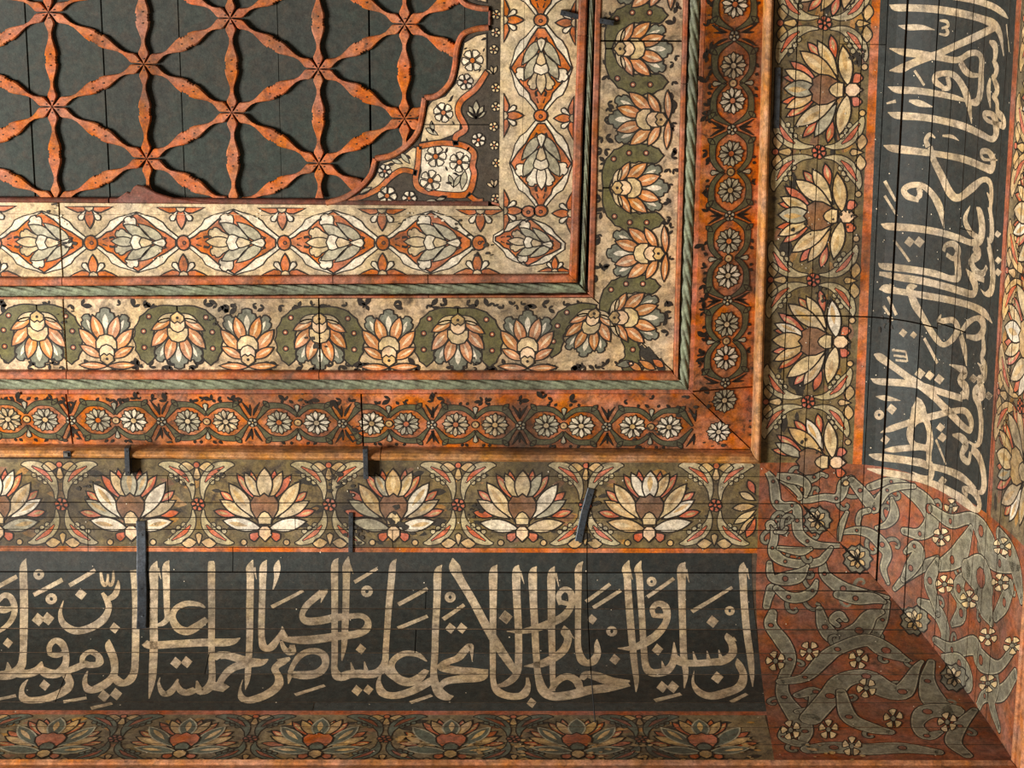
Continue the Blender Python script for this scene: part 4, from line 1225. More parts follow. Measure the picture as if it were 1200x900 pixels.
write(COB, corn_b, V, [
    [(138, 402, 5), (145, 450, 38), (165, 470, 30), (260, 475, 44), (340, 468, 44), (430, 455, 42), (520, 445, 40), (578, 420, 40), (590, 375, 32), (555, 347, 28), (490, 350, 30), (420, 356, 40), (340, 372, 40), (272, 375, 40), (243, 348, 30), (262, 300, 34), (300, 262, 34), (345, 226, 34), (380, 208, 6)],
    [(342, 278, 3), (356, 240, 18), (374, 215, 14)], [(132, 480, 16), (152, 522, 26), (186, 540, 34), (192, 500, 26)],
    [(434, 40, 4), (416, 78, 36), (415, 200, 36), (415, 400, 34), (415, 560, 34), (414, 630, 36), (442, 670, 42), (490, 656, 42), (540, 652, 42), (600, 656, 42), (650, 640, 42), (680, 590, 34), (686, 500, 32), (700, 300, 34), (715, 150, 36), (722, 78, 32), (741, 45, 4)],
    [(500, 592, 5), (512, 640, 24)], [(572, 588, 5), (580, 635, 24)],
    [(488, 32, 5), (478, 82, 42), (477, 140, 38), (475, 250, 36), (470, 400, 36), (465, 500, 30), (453, 584, 7)], [(494, 80, 16), (513, 124, 3)],
    [(519, 168, 20), (640, 95, 16)], [(750, 287, 22), (905, 202, 20)], [(748, 412, 20), (905, 348, 18)],
    [(180, 645, 22), (200, 600, 24), (240, 552, 30), (300, 532, 32), (355, 552, 36), (366, 602, 36), (330, 645, 40), (270, 660, 44), (210, 657, 36), (184, 655, 26), (171, 706, 4)], [(180, 570, 14), (120, 590, 34)],
    [(206, 764, 16), (363, 714, 14)],
    [(902, 588, 5), (850, 552, 26), (780, 547, 30), (727, 580, 30), (716, 622, 34), (742, 672, 40), (800, 697, 44), (852, 680, 40), (900, 632, 24)], [(676, 590, 20), (700, 645, 34), (740, 680, 30)]],
    [(553, 522, 29), (532, 741, 30), (592, 737, 28)], [(585, 217, 30)])
V = View(430, 645, 4.5)
write(COB, corn_b, V, [
    [(76, 648, 4), (62, 700, 26), (85, 755, 36), (150, 768, 36), (230, 747, 36), (300, 712, 36), (355, 680, 34)], [(229, 805, 16), (343, 766, 14)],
    [(396, 76, 4), (374, 118, 40), (370, 250, 38), (362, 400, 36), (358, 550, 36), (352, 650, 36), (365, 720, 44), (400, 767, 44), (448, 782, 28)],
    [(392, 758, 26), (388, 722, 26), (425, 692, 34), (500, 680, 40), (600, 673, 36), (637, 632, 5)], [(640, 634, 8), (560, 642, 40), (480, 636, 40), (402, 620, 44), (422, 592, 34), (480, 570, 34), (520, 526, 34), (548, 506, 26), (555, 584, 4)],
    [(402, 365, 22), (513, 288, 18)],
    [(452, 40, 5), (462, 88, 58), (490, 150, 44), (560, 270, 42), (640, 420, 44), (700, 520, 44), (768, 622, 34), (776, 655, 6)],
    [(687, 76, 4), (667, 118, 44), (666, 250, 38), (664, 450, 34), (664, 600, 32), (668, 702, 30), (700, 752, 36), (760, 772, 36), (820, 765, 36), (848, 720, 30), (846, 672, 14)],
    [(672, 722, 12), (740, 702, 30), (790, 650, 36), (800, 560, 38), (798, 400, 38), (790, 250, 40), (788, 115, 42), (800, 76, 4)], [(808, 110, 14), (829, 177, 3)]],
    [(440, 412, 30), (500, 412, 30), (730, 354, 36)], [(439, 248, 28)])
V = View(560, 645, 4.5)
write(COB, corn_b, V, [
    [(310, 84, 4), (290, 124, 44), (292, 250, 40), (300, 400, 38), (308, 560, 36), (318, 660, 36), (345, 740, 44), (400, 772, 44), (500, 762, 44), (580, 740, 44), (680, 728, 42), (796, 705, 28)],
    [(802, 692, 10), (700, 690, 42), (625, 666, 44), (572, 656, 32), (548, 684, 20)], [(385, 742, 24), (420, 692, 30), (470, 667, 34), (520, 690, 36), (540, 738, 30)],
    [(404, 84, 4), (388, 128, 40), (388, 250, 40), (388, 400, 38), (392, 550, 34), (394, 650, 30), (396, 745, 24)], [(410, 120, 14), (427, 192, 3)],
    [(437, 288, 24), (426, 240, 28), (455, 207, 30), (490, 226, 36), (492, 290, 36), (450, 350, 40), (380, 385, 40), (300, 415, 36), (220, 430, 22), (152, 428, 4)], [(428, 272, 24), (485, 285, 24)],
    [(455, 398, 4), (462, 430, 50), (475, 472, 40), (450, 530, 40), (390, 575, 40), (320, 605, 34), (243, 613, 4)], [(480, 435, 16), (508, 467, 3)],
    [(554, 58, 5), (531, 98, 36), (530, 200, 34), (528, 400, 32), (530, 520, 34), (555, 587, 40), (600, 592, 36), (630, 548, 36), (628, 500, 28), (628, 470, 4)],
    [(570, 272, 20), (697, 178, 18)], [(608, 304, 20), (753, 211, 20)]],
    [(722, 577, 30), (283, 806, 28), (148, 354, 36), (602, 365, 28)], [(706, 428, 28)])
V = View(700, 645, 4.5)
write(COB, corn_b, V, [
    [(167, 52, 5), (152, 98, 44), (158, 150, 38), (172, 350, 38), (190, 550, 36), (205, 680, 28), (204, 749, 5)], [(168, 100, 16), (186, 155, 3)],
    [(231, 54, 5), (214, 98, 38), (222, 150, 36), (235, 350, 34), (245, 520, 34), (256, 612, 36), (290, 647, 40), (350, 642, 40), (390, 610, 36), (406, 560, 34), (404, 486, 6)], [(340, 585, 5), (352, 632, 24)],
    [(300, 352, 24), (290, 310, 28), (320, 282, 30), (360, 302, 40), (365, 370, 36), (320, 440, 40), (250, 490, 40), (180, 518, 28), (108, 518, 4)], [(292, 345, 22), (355, 348, 26)],
    [(263, 247, 20), (404, 148, 18)], [(302, 794, 18), (441, 759, 16)],
    [(463, 62, 5), (445, 98, 46), (445, 200, 40), (450, 400, 36), (455, 550, 36), (466, 650, 28), (458, 729, 6)], [(466, 100, 16), (484, 170, 3)],
    [(405, 560, 28), (440, 590, 40), (490, 597, 36), (540, 597, 34), (600, 592, 36), (660, 585, 40), (710, 550, 40), (712, 502, 40), (690, 460, 36), (682, 438, 4)], [(712, 462, 18), (733, 480, 3)],
    [(505, 535, 5), (517, 585, 22)], [(578, 532, 5), (587, 580, 22)], [(640, 526, 5), (652, 572, 22)],
    [(510, 636, 4), (505, 700, 16), (540, 750, 30), (600, 770, 38), (680, 752, 40), (750, 720, 40), (770, 660, 40), (748, 605, 36), (738, 572, 4)],
    [(771, 62, 4), (766, 98, 40), (770, 200, 38), (785, 400, 38), (805, 550, 36), (815, 650, 26), (819, 722, 4)], [(786, 95, 14), (801, 152, 3)],
    [(498, 324, 22), (711, 195, 16)], [(704, 802, 16), (789, 759, 14)]],
    [(317, 525, 32), (342, 722, 32), (398, 722, 34), (607, 377, 34), (632, 673, 34), (94, 577, 2)], [(286, 165, 25), (698, 320, 25)])

V = View(1020, 0, 5)
write(COR, corn_r, V, [
    [(112, 28, 4), (150, 44, 40), (250, 46, 42), (400, 56, 44), (550, 82, 44), (660, 112, 40), (730, 145, 38), (765, 205, 24), (785, 328, 4)], [(480, -12, 20), (620, 6, 34), (720, 38, 34), (780, 78, 24), (810, 108, 3)],
    [(735, 158, 34), (640, 205, 38), (520, 260, 38), (400, 315, 40), (320, 342, 44), (240, 375, 44), (180, 402, 48), (112, 414, 5)],
    [(112, 284, 6), (200, 306, 44), (300, 318, 44), (400, 335, 40), (510, 352, 36), (580, 315, 34), (630, 312, 30), (655, 350, 28), (652, 420, 30), (650, 520, 34), (630, 592, 34), (580, 600, 24)], [(530, 365, 34), (560, 415, 34), (600, 440, 30), (652, 440, 18)],
    [(165, 150, 5), (220, 160, 34), (300, 160, 30), (380, 175, 3)], [(408, 120, 12), (448, 126, 20), (458, 152, 16), (420, 166, 12)], [(445, 166, 12), (456, 190, 20), (440, 204, 18), (405, 198, 10)],
    [(440, 520, 18), (385, 480, 34), (385, 445, 34), (430, 430, 34), (490, 440, 34), (540, 500, 34), (575, 590, 36), (596, 724, 4)], [(455, 450, 26), (462, 510, 26), (420, 520, 22)],
    [(104, 508, 4), (160, 526, 40), (280, 532, 40), (400, 550, 36), (500, 572, 30), (560, 590, 14)], [(228, 590, 14), (290, 605, 38), (370, 627, 3)], [(95, 606, 10), (150, 592, 20)],
    [(103, 658, 5), (160, 676, 42), (300, 686, 42), (420, 706, 40), (550, 740, 40), (650, 785, 34), (715, 815, 36), (740, 775, 34), (735, 710, 34), (712, 668, 26), (668, 668, 20), (690, 706, 18), (740, 724, 24), (785, 735, 28), (778, 690, 24), (748, 655, 22), (745, 600, 20), (718, 556, 18)],
    [(700, 242, 12), (734, 272, 30), (735, 330, 24), (725, 360, 14)], [(720, 350, 14), (742, 400, 26), (732, 445, 20), (715, 460, 12)], [(705, 458, 10), (695, 530, 24), (706, 634, 6)], [(715, 440, 12), (746, 520, 26), (728, 572, 18)],
    [(800, 142, 7), (817, 305, 5)], [(425, 795, 12), (480, 800, 20), (522, 824, 3)], [(260, 413, 15), (318, 500, 14)]], (), ())
V = View(1020, 150, 5)
write(COR, corn_r, V, [
    [(78, 102, 6), (140, 120, 44), (300, 140, 40), (420, 156, 36), (560, 186, 40), (660, 226, 38), (712, 240, 40), (722, 190, 32), (695, 140, 24), (655, 140, 20), (668, 182, 16), (748, 188, 8)],
    [(340, 110, 30), (328, 70, 26), (350, 38, 24), (382, 58, 8)], [(352, 110, 30), (375, 192, 36), (420, 282, 40), (470, 380, 44), (520, 408, 42), (600, 350, 40), (665, 302, 30), (705, 325, 22), (712, 400, 22), (706, 480, 18), (714, 560, 24), (712, 640, 26), (690, 672, 10)],
    [(686, 378, 4), (704, 415, 18)], [(692, 466, 4), (706, 500, 18)], [(690, 640, 8), (710, 760, 22), (718, 850, 26), (722, 910, 24)],
    [(84, 310, 20), (150, 428, 14)], [(84, 396, 16), (157, 515, 12)],
    [(285, 425, 22), (220, 400, 36), (198, 362, 34), (240, 335, 34), (305, 338, 34), (360, 382, 34), (410, 470, 40), (433, 588, 4)], [(285, 350, 28), (292, 390, 30), (270, 418, 20)],
    [(63, 562, 6), (110, 576, 42), (250, 586, 42), (400, 610, 40), (520, 645, 36), (595, 672, 38), (645, 652, 40), (658, 585, 36), (645, 500, 32), (624, 464, 5)],
    [(587, 456, 4), (558, 535, 24), (592, 612, 24), (640, 642, 18)], [(608, 692, 28), (636, 735, 34), (600, 772, 26), (612, 830, 30), (660, 852, 30), (688, 815, 12)], [(562, 826, 5), (600, 862, 24), (670, 892, 24)],
    [(138, 656, 14), (232, 782, 14)], [(430, 722, 20), (445, 687, 26), (490, 680, 34), (517, 722, 34), (490, 765, 30), (448, 742, 22)], [(510, 742, 28), (515, 800, 34), (515, 880, 36)]],
    [(230, 667, 32), (288, 668, 34), (748, 622, 22), (752, 775, 22), (750, 845, 24)])
V = View(1005, 290, 5)
write(COR, corn_r, V, [
    [(122, 92, 6), (160, 110, 40), (300, 126, 40), (450, 152, 40), (550, 182, 36), (592, 172, 34), (590, 110, 36), (580, 60, 34)],
    [(128, 152, 24), (250, 175, 42), (400, 200, 42), (520, 230, 40), (620, 260, 40), (680, 272, 36), (692, 222, 34), (665, 170, 24), (638, 124, 4)],
    [(690, 150, 28), (740, 150, 30), (757, 104, 6)], [(690, 5, 24), (702, 55, 26), (662, 82, 18), (690, 135, 24)],
    [(772, -10, 24), (790, 90, 26), (797, 170, 28), (786, 252, 30), (752, 272, 24), (724, 244, 3)],
    [(128, 244, 8), (168, 240, 50), (250, 258, 36), (400, 282, 40), (550, 310, 38), (680, 346, 34), (750, 388, 28), (792, 444, 3)], [(190, 225, 30), (215, 222, 4)],
    [(350, 225, 8), (310, 238, 44), (322, 290, 42), (345, 345, 46), (380, 400, 36), (420, 470, 34), (468, 540, 34), (510, 570, 30), (562, 532, 30), (590, 475, 30), (562, 427, 30), (510, 430, 34), (478, 432, 24), (492, 392, 5)],
    [(608, 495, 20), (650, 442, 26), (700, 414, 30), (736, 440, 34), (736, 492, 30), (700, 528, 36), (640, 520, 22)], [(608, 515, 26), (630, 600, 28), (641, 694, 4)],
    [(738, 520, 18), (742, 600, 24), (730, 645, 18), (748, 700, 28), (742, 762, 28), (716, 782, 22), (738, 850, 30), (705, 886, 30)], [(706, 676, 4), (740, 712, 20)],
    [(540, 686, 4), (590, 705, 26), (632, 732, 30), (598, 778, 22), (638, 822, 34), (632, 880, 38)],
    [(178, 288, 16), (228, 395, 18)], [(152, 342, 16), (208, 428, 14)], [(392, 532, 16), (470, 678, 16)],
    [(203, 600, 13), (284, 610, 13)], [(213, 632, 13), (288, 641, 13)], [(224, 660, 13), (290, 666, 13)], [(284, 608, 9), (294, 668, 9)],
    [(97, 625, 8), (132, 642, 46), (200, 690, 40), (300, 762, 40), (380, 815, 44), (445, 872, 36)], [(78, 768, 5), (130, 785, 38), (300, 797, 40), (400, 816, 36), (500, 850, 36), (615, 885, 34)]],
    [(367, 738, 34), (424, 750, 30), (480, 772, 32), (682, 768, 27), (771, 870, 26), (268, 500, 26), (330, 512, 22)])
V = View(1000, 430, 5)
write(COR, corn_r, V, [
    [(400, 112, 36), (470, 170, 36), (530, 230, 36), (590, 290, 36), (640, 342, 30), (685, 370, 34), (692, 315, 30), (655, 258, 30), (580, 260, 36), (480, 285, 40), (380, 310, 40), (300, 335, 36), (220, 362, 36), (160, 384, 5)],
    [(634, 170, 34), (660, 150, 30), (645, 90, 22)], [(133, 172, 5), (190, 182, 32), (278, 197, 3)],
    [(372, 178, 8), (385, 215, 60), (385, 262, 90), (350, 330, 44), (333, 400, 38), (360, 455, 34), (430, 475, 34)], [(400, 262, 60), (436, 330, 34), (452, 420, 36), (440, 490, 44)],
    [(172, 488, 6), (230, 484, 34), (300, 476, 36), (400, 470, 34)], [(92, 513, 8), (150, 527, 42), (280, 542, 42), (400, 562, 44), (440, 572, 34), (446, 490, 30)],
    [(80, 596, 8), (180, 617, 38), (300, 637, 38), (420, 667, 34), (550, 722, 38), (660, 792, 40), (718, 836, 30), (742, 812, 24), (728, 758, 28), (692, 724, 30), (646, 718, 20), (672, 756, 14)],
    [(342, 612, 4), (400, 645, 24), (450, 652, 36), (462, 598, 34), (450, 560, 30)], [(455, 582, 34), (550, 605, 36), (630, 640, 34), (690, 686, 22), (722, 707, 4)],
    [(755, -10, 26), (770, 60, 24), (738, 78, 26), (752, 110, 26), (716, 155, 32), (740, 222, 28), (752, 320, 26), (746, 422, 26), (720, 460, 24), (676, 436, 10)],
    [(582, 398, 10), (630, 412, 34), (662, 450, 30), (645, 490, 26), (640, 525, 26), (676, 556, 32), (690, 500, 16)], [(695, 478, 26), (740, 530, 30), (765, 620, 30), (767, 700, 30), (742, 735, 24), (696, 698, 4)],
    [(486, 426, 12), (545, 572, 9)]],
    [(225, 247, 33), (188, 426, 30), (513, 354, 28), (524, 413, 30), (525, 667, 28), (705, 68, 26), (794, 168, 24)], [(152, 280, 28)])

# ------------------------------------------------------------------ grey scrollwork in the red corner
def clipu(cv):
    return lambda q: q[0] <= prof(q[1])[0] - 0.6
def scroll(cv, par, view, L, m='scroll_gray'):
    P = [view(x, y) for x, y, w in L]; pts = []
    for i, (x, y, w) in enumerate(L):
        a, b = P[max(i - 1, 0)], P[min(i + 1, len(P) - 1)]; l = math.dist(a, b) or 1
        pts.append((*cv.px(*P[i]), 1.25 * w / view.k * width_scale(cv, *P[i], (b[0] - a[0]) / l, (b[1] - a[1]) / l)))
    ok = clipu(cv)
    pts = [p if ok(p) else (prof(p[1])[0] - 0.8, p[1], p[2]) for p in pts]
    _lvn[0] = (_lvn[0] + 1) % 9
    p = Paint(cv); b = 0.8 + _lvn[0] * .45
    p.stroke([(x, y, w + 4.4) for x, y, w in pts], 'outline', b, n=6)
    p.stroke([(x, y, w + 1.4) for x, y, w in pts], 'scroll_edge', b + .15, n=6)
    p.stroke([(x, y, max(w - 1.6, .6)) for x, y, w in pts], m, b + .3, n=6)
    for e in (0, -1):
        r = max(pts[e][2] * .5, 1.6)
        for dr, mm_, dl in ((2.2, 'outline', 0), (.7, 'scroll_edge', .15), (-.5, m, .3)):
            if ok((pts[e][0] + r + 2, pts[e][1])): p.disc(pts[e][:2], r + dr, mm_, b + dl, 0, 10)
    for i in range(1, len(pts) - 1):
        if pts[i][2] > 8 and i % 2 == 1:
            p.disc(pts[i][:2], pts[i][2] * .24, 'brick', b + .6, 0.9, 9)
    for i in range(1, len(pts) - 1):     # curling tendrils springing from the scroll
        if random.random() < .4:
            a, c = pts[i - 1], pts[i + 1]; l = math.dist(a[:2], c[:2]) or 1; sg = random.choice((1, -1))
            nx, ny = -(c[1] - a[1]) / l * sg, (c[0] - a[0]) / l * sg; tx, ty = (c[0] - a[0]) / l, (c[1] - a[1]) / l
            r = random.uniform(7, 12); o = (pts[i][0] + nx * pts[i][2] * .4, pts[i][1] + ny * pts[i][2] * .4)
            q = [(o[0] + r * (nx * f + tx * g), o[1] + r * (ny * f + ty * g), w) for f, g, w in ((0, 0, 4), (.7, .1, 4.5), (1.3, .5, 4), (1.4, 1.1, 3.4), (1.0, 1.4, 3), (.7, 1.1, 3.2))]
            lim = -14 if cv is COB else 3
            if all(ok((x + 3, y)) and x > lim and 6 < y < SEND - 6 for x, y, w in q):
                p.stroke([(x, y, w + 2.6) for x, y, w in q], 'outline', b - .6, n=5); p.stroke([(x, y, w) for x, y, w in q], m, b - .45, n=5)
    p.build('painted_scroll', par)
def cflower(cv, par, view, pts, r=15, n=5, m='petal_cream'):
    for x, y in pts:
        c = view(x, y); p = Paint(cv)
        ph = random.random(); k = r / view.k
        for i in range(n):
            a = 6.2832 * (i + ph) / n
            q = [cv.px(c[0] + px_ * k, c[1] + py_ * k) for px_, py_ in drop(.25 * math.cos(a), .25 * math.sin(a), math.cos(a), math.sin(a), 1.15 * math.sin(math.pi / n) * 1.5, 6)]
            p.shape(q, m, 6, 0.9)
        q = [cv.px(c[0] + .28 * k * math.cos(i), c[1] + .28 * k * math.sin(i)) for i in range(6)]
        p.shape(q, 'scroll_gray', 7, 0.8)
        p.build('painted_flower', par)
C1, C2 = View(880, 530, 5), View(880, 520, 2.369)
for L in [[(95, 115, 14), (130, 170, 34), (140, 230, 40), (150, 290, 40), (190, 322, 44), (240, 312, 30), (270, 335, 34), (270, 400, 40), (280, 470, 40), (330, 520, 36), (400, 545, 26), (520, 546, 12)],
          [(110, 420, 14), (132, 445, 26), (137, 500, 30), (125, 560, 34), (142, 602, 44), (200, 640, 36), (300, 655, 34), (400, 640, 30), (440, 600, 24), (470, 560, 12)],
          [(100, 445, 8), (97, 420, 10), (120, 408, 12), (140, 430, 10)], [(145, 465, 8), (190, 465, 14), (206, 445, 10)], [(160, 560, 12), (240, 575, 26), (300, 580, 30), (350, 566, 10)],
          [(108, 650, 18), (110, 700, 26), (130, 742, 30), (200, 742, 56), (280, 722, 56), (330, 668, 8)], [(420, 650, 24), (430, 712, 40), (480, 762, 50), (540, 800, 56), (600, 812, 40), (700, 830, 20), (800, 852, 10)],
          [(120, 800, 40), (100, 860, 30), (90, 905, 26)], [(150, 800, 26), (220, 850, 40), (300, 850, 40), (360, 812, 34), (384, 756, 12)]]:
    scroll(COB, corn_b, C1, L)
for L in [[(60, 470, 16), (55, 505, 24), (88, 552, 28), (108, 600, 24), (88, 662, 22), (92, 705, 24), (130, 760, 32), (150, 800, 30), (142, 835, 14)], [(190, 460, 12), (205, 510, 26), (240, 542, 28), (300, 520, 36), (330, 480, 28), (362, 468, 10)],
          [(240, 505, 8), (225, 490, 12), (245, 474, 12), (262, 490, 8)], [(84, 662, 12), (150, 650, 16), (200, 602, 26), (240, 572, 22), (320, 547, 24), (375, 575, 30), (432, 602, 8)],
          [(165, 765, 34), (220, 702, 36), (255, 660, 30), (320, 647, 26), (370, 682, 34), (420, 690, 30), (458, 625, 14), (474, 606, 6)], [(250, 690, 16), (272, 760, 24), (330, 790, 20), (385, 802, 10)],
          [(500, 606, 14), (490, 660, 30), (512, 718, 34), (562, 735, 12)], [(560, 742, 26), (490, 745, 28), (462, 780, 24), (488, 812, 16), (525, 802, 6)], [(620, 740, 10), (580, 785, 24), (562, 830, 28), (600, 866, 12)],
          [(345, 530, 20), (365, 490, 20), (380, 440, 8)], [(130, 700, 10), (180, 690, 20), (170, 735, 16), (130, 745, 8)], [(90, 790, 8), (88, 815, 12), (115, 830, 12), (150, 838, 10)],
          [(160, 850, 16), (230, 845, 22), (320, 850, 22), (420, 846, 20), (520, 858, 10)], [(240, 420, 14), (290, 430, 24), (340, 430, 20), (370, 440, 6)]]:
    scroll(COB, corn_b, C2, L)
for L in [[(150, 135, 18), (220, 150, 38), (290, 165, 40), (330, 200, 28), (320, 255, 8)], [(325, 165, 30), (370, 145, 34), (410, 128, 14), (440, 138, 8)],
          [(290, 285, 14), (350, 276, 24), (430, 262, 24), (500, 270, 34), (530, 240, 40), (545, 185, 46), (588, 160, 34)], [(590, 165, 30), (640, 222, 44), (690, 284, 50), (722, 330, 38), (745, 290, 38), (800, 222, 34), (880, 200, 24), (960, 198, 16)],
          [(690, 340, 20), (645, 355, 20), (628, 400, 18), (630, 435, 6)], [(530, 470, 12), (620, 457, 30), (700, 477, 40), (770, 540, 50), (800, 600, 36), (778, 680, 24), (805, 765, 10)],
          [(738, 442, 8), (800, 420, 28), (842, 360, 40), (828, 270, 8)], [(516, 530, 8), (530, 430, 22), (562, 352, 10)], [(170, 160, 10), (240, 200, 20), (290, 260, 14), (270, 300, 8)]]:
    scroll(COR, corn_r, C1, L)
for L in [[(430, 300, 8), (455, 284, 20), (468, 305, 24), (445, 345, 26), (425, 375, 12)], [(400, 402, 8), (430, 372, 16), (480, 340, 20), (520, 322, 16)], [(330, 120, 12), (390, 105, 16), (450, 135, 26), (495, 180, 32), (502, 220, 30), (470, 250, 24), (425, 242, 12)],
          [(500, 180, 14), (555, 215, 24), (610, 207, 20), (640, 242, 26), (662, 292, 34), (692, 332, 22), (745, 345, 14)], [(508, 345, 14), (560, 322, 34), (590, 292, 28), (612, 236, 8)], [(520, 330, 14), (498, 380, 22), (510, 430, 16), (520, 470, 8)],
          [(592, 368, 10), (578, 402, 20), (600, 440, 10)], [(600, 350, 30), (640, 372, 44), (652, 440, 34), (668, 492, 10)], [(512, 545, 10), (560, 572, 26), (620, 560, 30), (640, 600, 26), (690, 618, 18), (735, 560, 10)],
          [(530, 602, 12), (580, 612, 26), (604, 655, 20), (594, 695, 8)], [(630, 745, 8), (650, 700, 16), (700, 690, 20), (735, 640, 10)], [(470, 440, 12), (520, 470, 22), (540, 520, 18), (535, 560, 8)],
          [(690, 250, 12), (720, 300, 18), (740, 360, 18), (752, 430, 8)], [(560, 500, 8), (585, 470, 20), (580, 430, 16), (560, 410, 6)], [(680, 480, 10), (705, 440, 18), (722, 400, 14)], [(660, 620, 8), (680, 660, 16), (670, 720, 12), (690, 790, 6)]]:
    scroll(COR, corn_r, C2, L)
cflower(COB, corn_b, C2, [(162, 577), (298, 600), (320, 680), (395, 765), (215, 795), (545, 775), (68, 605), (110, 797), (280, 842)], 28)
cflower(COR, corn_r, C2, [(530, 258), (540, 390), (608, 432), (660, 535), (660, 665), (700, 285), (695, 385), (728, 560)], 26)
cflower(COR, corn_r, C2, [(558, 172)], 20, 3)
def bud(cv, par, view, c, r):
    """round grey palmette on the mitre"""
    p = Paint(cv); k = r / view.k
    def m(L):
        out = []
        for x, y in L:
            q = cv.px(*[a + b * k for a, b in zip(view(*c), (x, y))])
            d = prof(q[1])[0] - 0.8
            out.append((min(q[0], d), q[1]))
        return out
    n = 22
    p.shape(m([((1 + .1 * math.cos(9 * 6.2832 * i / n)) * math.cos(6.2832 * i / n), (1 + .1 * math.cos(9 * 6.2832 * i / n)) * math.sin(6.2832 * i / n)) for i in range(n)]), 'scroll_gray', 5.2, 1.4)
    for a, l, w in ((-2.3, .85, .5), (-1.6, .8, .4), (-3.0, .8, .4), (-.8, .75, .4), (2.4, .75, .4), (.7, .7, .4), (1.6, .7, .4)):
        p.shape(m(lens(0, 0, l * math.cos(a), l * math.sin(a), w)), 'cream' if l > .78 else 'petal_tan', 6.2, 1.0)
    p.build('painted_bud', par)
for c, r in (((390, 398), 78), ((625, 625), 82)):
    bud(COB, corn_b, C1, c, r); bud(COR, corn_r, C1, c, r)
for c, r in (((456, 492), 40), ((565, 650), 38)):
    bud(COB, corn_b, C2, c, r); bud(COR, corn_r, C2, c, r)

# ------------------------------------------------------------------ age: soot blots, bare chips, specks
def blots(sf, par, spots, m, name, lv):
    p = Paint(sf)
    for x, y, r, n in spots:
        for i in range(n):
            a = random.uniform(0, 6.28); d = r * random.random() ** .7; c = sf.px(x + d * math.cos(a), y + d * math.sin(a)); q = random.uniform(.12, .34) * r
            if isinstance(sf, Cove) and not (2 < c[1] < SEND - 4 and c[0] < prof(c[1])[0] - q - 1): continue
            ph = random.random()
            p.fill([(c[0] + q * random.uniform(.45, 1) * math.cos(k * .9 + ph), c[1] + q * random.uniform(.3, .8) * math.sin(k * .9 + ph)) for k in range(7)], m, lv + .02 * i)
    o = p.build(name, par)
    if o: o['kind'] = 'stuff'
blots(P2, fb2, [(370, 404, 15, 9), (78, 372, 12, 6), (250, 372, 10, 5), (560, 425, 10, 5)], 'soot', 'soot_stain', 12)
blots(P1, fb1, [(78, 284, 12, 8), (66, 248, 10, 7), (566, 290, 14, 8), (540, 268, 12, 6), (470, 262, 8, 4)], 'soot', 'soot_stain', 11)
blots(P1, fb1, [(185, 298, 9, 5), (478, 250, 8, 5), (515, 252, 8, 5), (70, 258, 9, 6), (300, 250, 7, 4)], 'ivory', 'bare_chips', 12)
blots(P3B, fb3, [(205, 515, 14, 7), (420, 505, 14, 9), (350, 472, 12, 6), (90, 515, 14, 8), (760, 510, 18, 9), (800, 480, 16, 9), (835, 520, 14, 8)], 'soot', 'soot_stain', 6)
blots(P3R, fb3r, [(835, 25, 10, 6), (832, 130, 9, 6), (838, 470, 12, 7), (880, 500, 10, 6)], 'soot', 'soot_stain', 6)
blots(COB, corn_b, [(690, 590, 16, 14), (684, 625, 14, 10), (400, 570, 18, 10), (415, 625, 16, 9), (470, 612, 22, 8), (215, 565, 12, 6), (560, 600, 12, 7), (100, 570, 14, 7), (250, 560, 12, 6)], 'soot', 'soot_stain', 13)
blots(COB, corn_b, [(480, 870, 18, 14), (560, 884, 16, 12), (620, 880, 18, 14), (700, 886, 16, 12), (760, 885, 20, 16), (880, 878, 16, 12), (960, 885, 18, 12), (1010, 888, 14, 9)], 'low_tan', 'bare_chips', 13)
blots(COR, corn_r, [(1005, 65, 12, 9), (985, 255, 14, 8), (960, 350, 14, 8), (1035, 380, 12, 9), (940, 270, 12, 6), (950, 520, 12, 6)], 'soot', 'soot_stain', 13)
def specks(cv, par, n, box, m='ivory'):
    p = Paint(cv)
    for _ in range(n):
        u, s_ = cv.px(random.uniform(box[0], box[2]), random.uniform(box[1], box[3])); r = random.uniform(.4, 1.1)
        if s_ > SEND - 4 or s_ < 3 or u > prof(s_)[0] - 3: continue
        p.fill([(u - r, s_), (u, s_ - r * 1.2), (u + r, s_), (u, s_ + r)], m, 14)
    p.build('paint_specks', par)['kind'] = 'stuff'
specks(COB, corn_b, 170, (0, 545, 1160, 890)); specks(COR, corn_r, 200, (905, 0, 1190, 560))

# ------------------------------------------------------------------ ledges under the coves
def ledge(axis, u0, name, label, m, prt):
    o = thing(name, (C0[0] - 450, C0[1] + 240, 350) if axis == 1 else (C0[0] + 240, C0[1] - 250, 350), label, 'moulding')
    for nm, pr in prt:
        v = []; n = len(pr)
        for e in (0, 1):
            for d, h in pr:
                P = [0, 0]; P[axis] = C0[axis] + d; P[1 - axis] = C0[1 - axis] + (u0 if e == 0 else d - 0.5)
                v.append(W(P[0], P[1], h))
        f = [[i, (i + 1) % n, n + (i + 1) % n, n + i] for i in range(n)] + [list(range(n)), [n + i for i in range(n)]]
        mesh(nm, v, f, m, o)
    return o
PROFL = [('upper_bead', [(238.8, 345.5), (234, 346), (232, 350), (234, 354), (241, 355)]), ('fascia', [(241, 355), (236, 355.5), (235, 385), (241, 386)]), ('lower_bead', [(241, 386), (231, 387), (229, 394), (232, 400), (241, 401)])]
ledge(1, UB, 'ledge_moulding', 'worn wooden ledge at the foot of the shaded calligraphy cornice', 'ledge_wood', PROFL)
ledge(0, UR, 'ledge_moulding', 'orange-brown wooden ledge at the foot of the lit cornice', 'ledge_wood', PROFL)

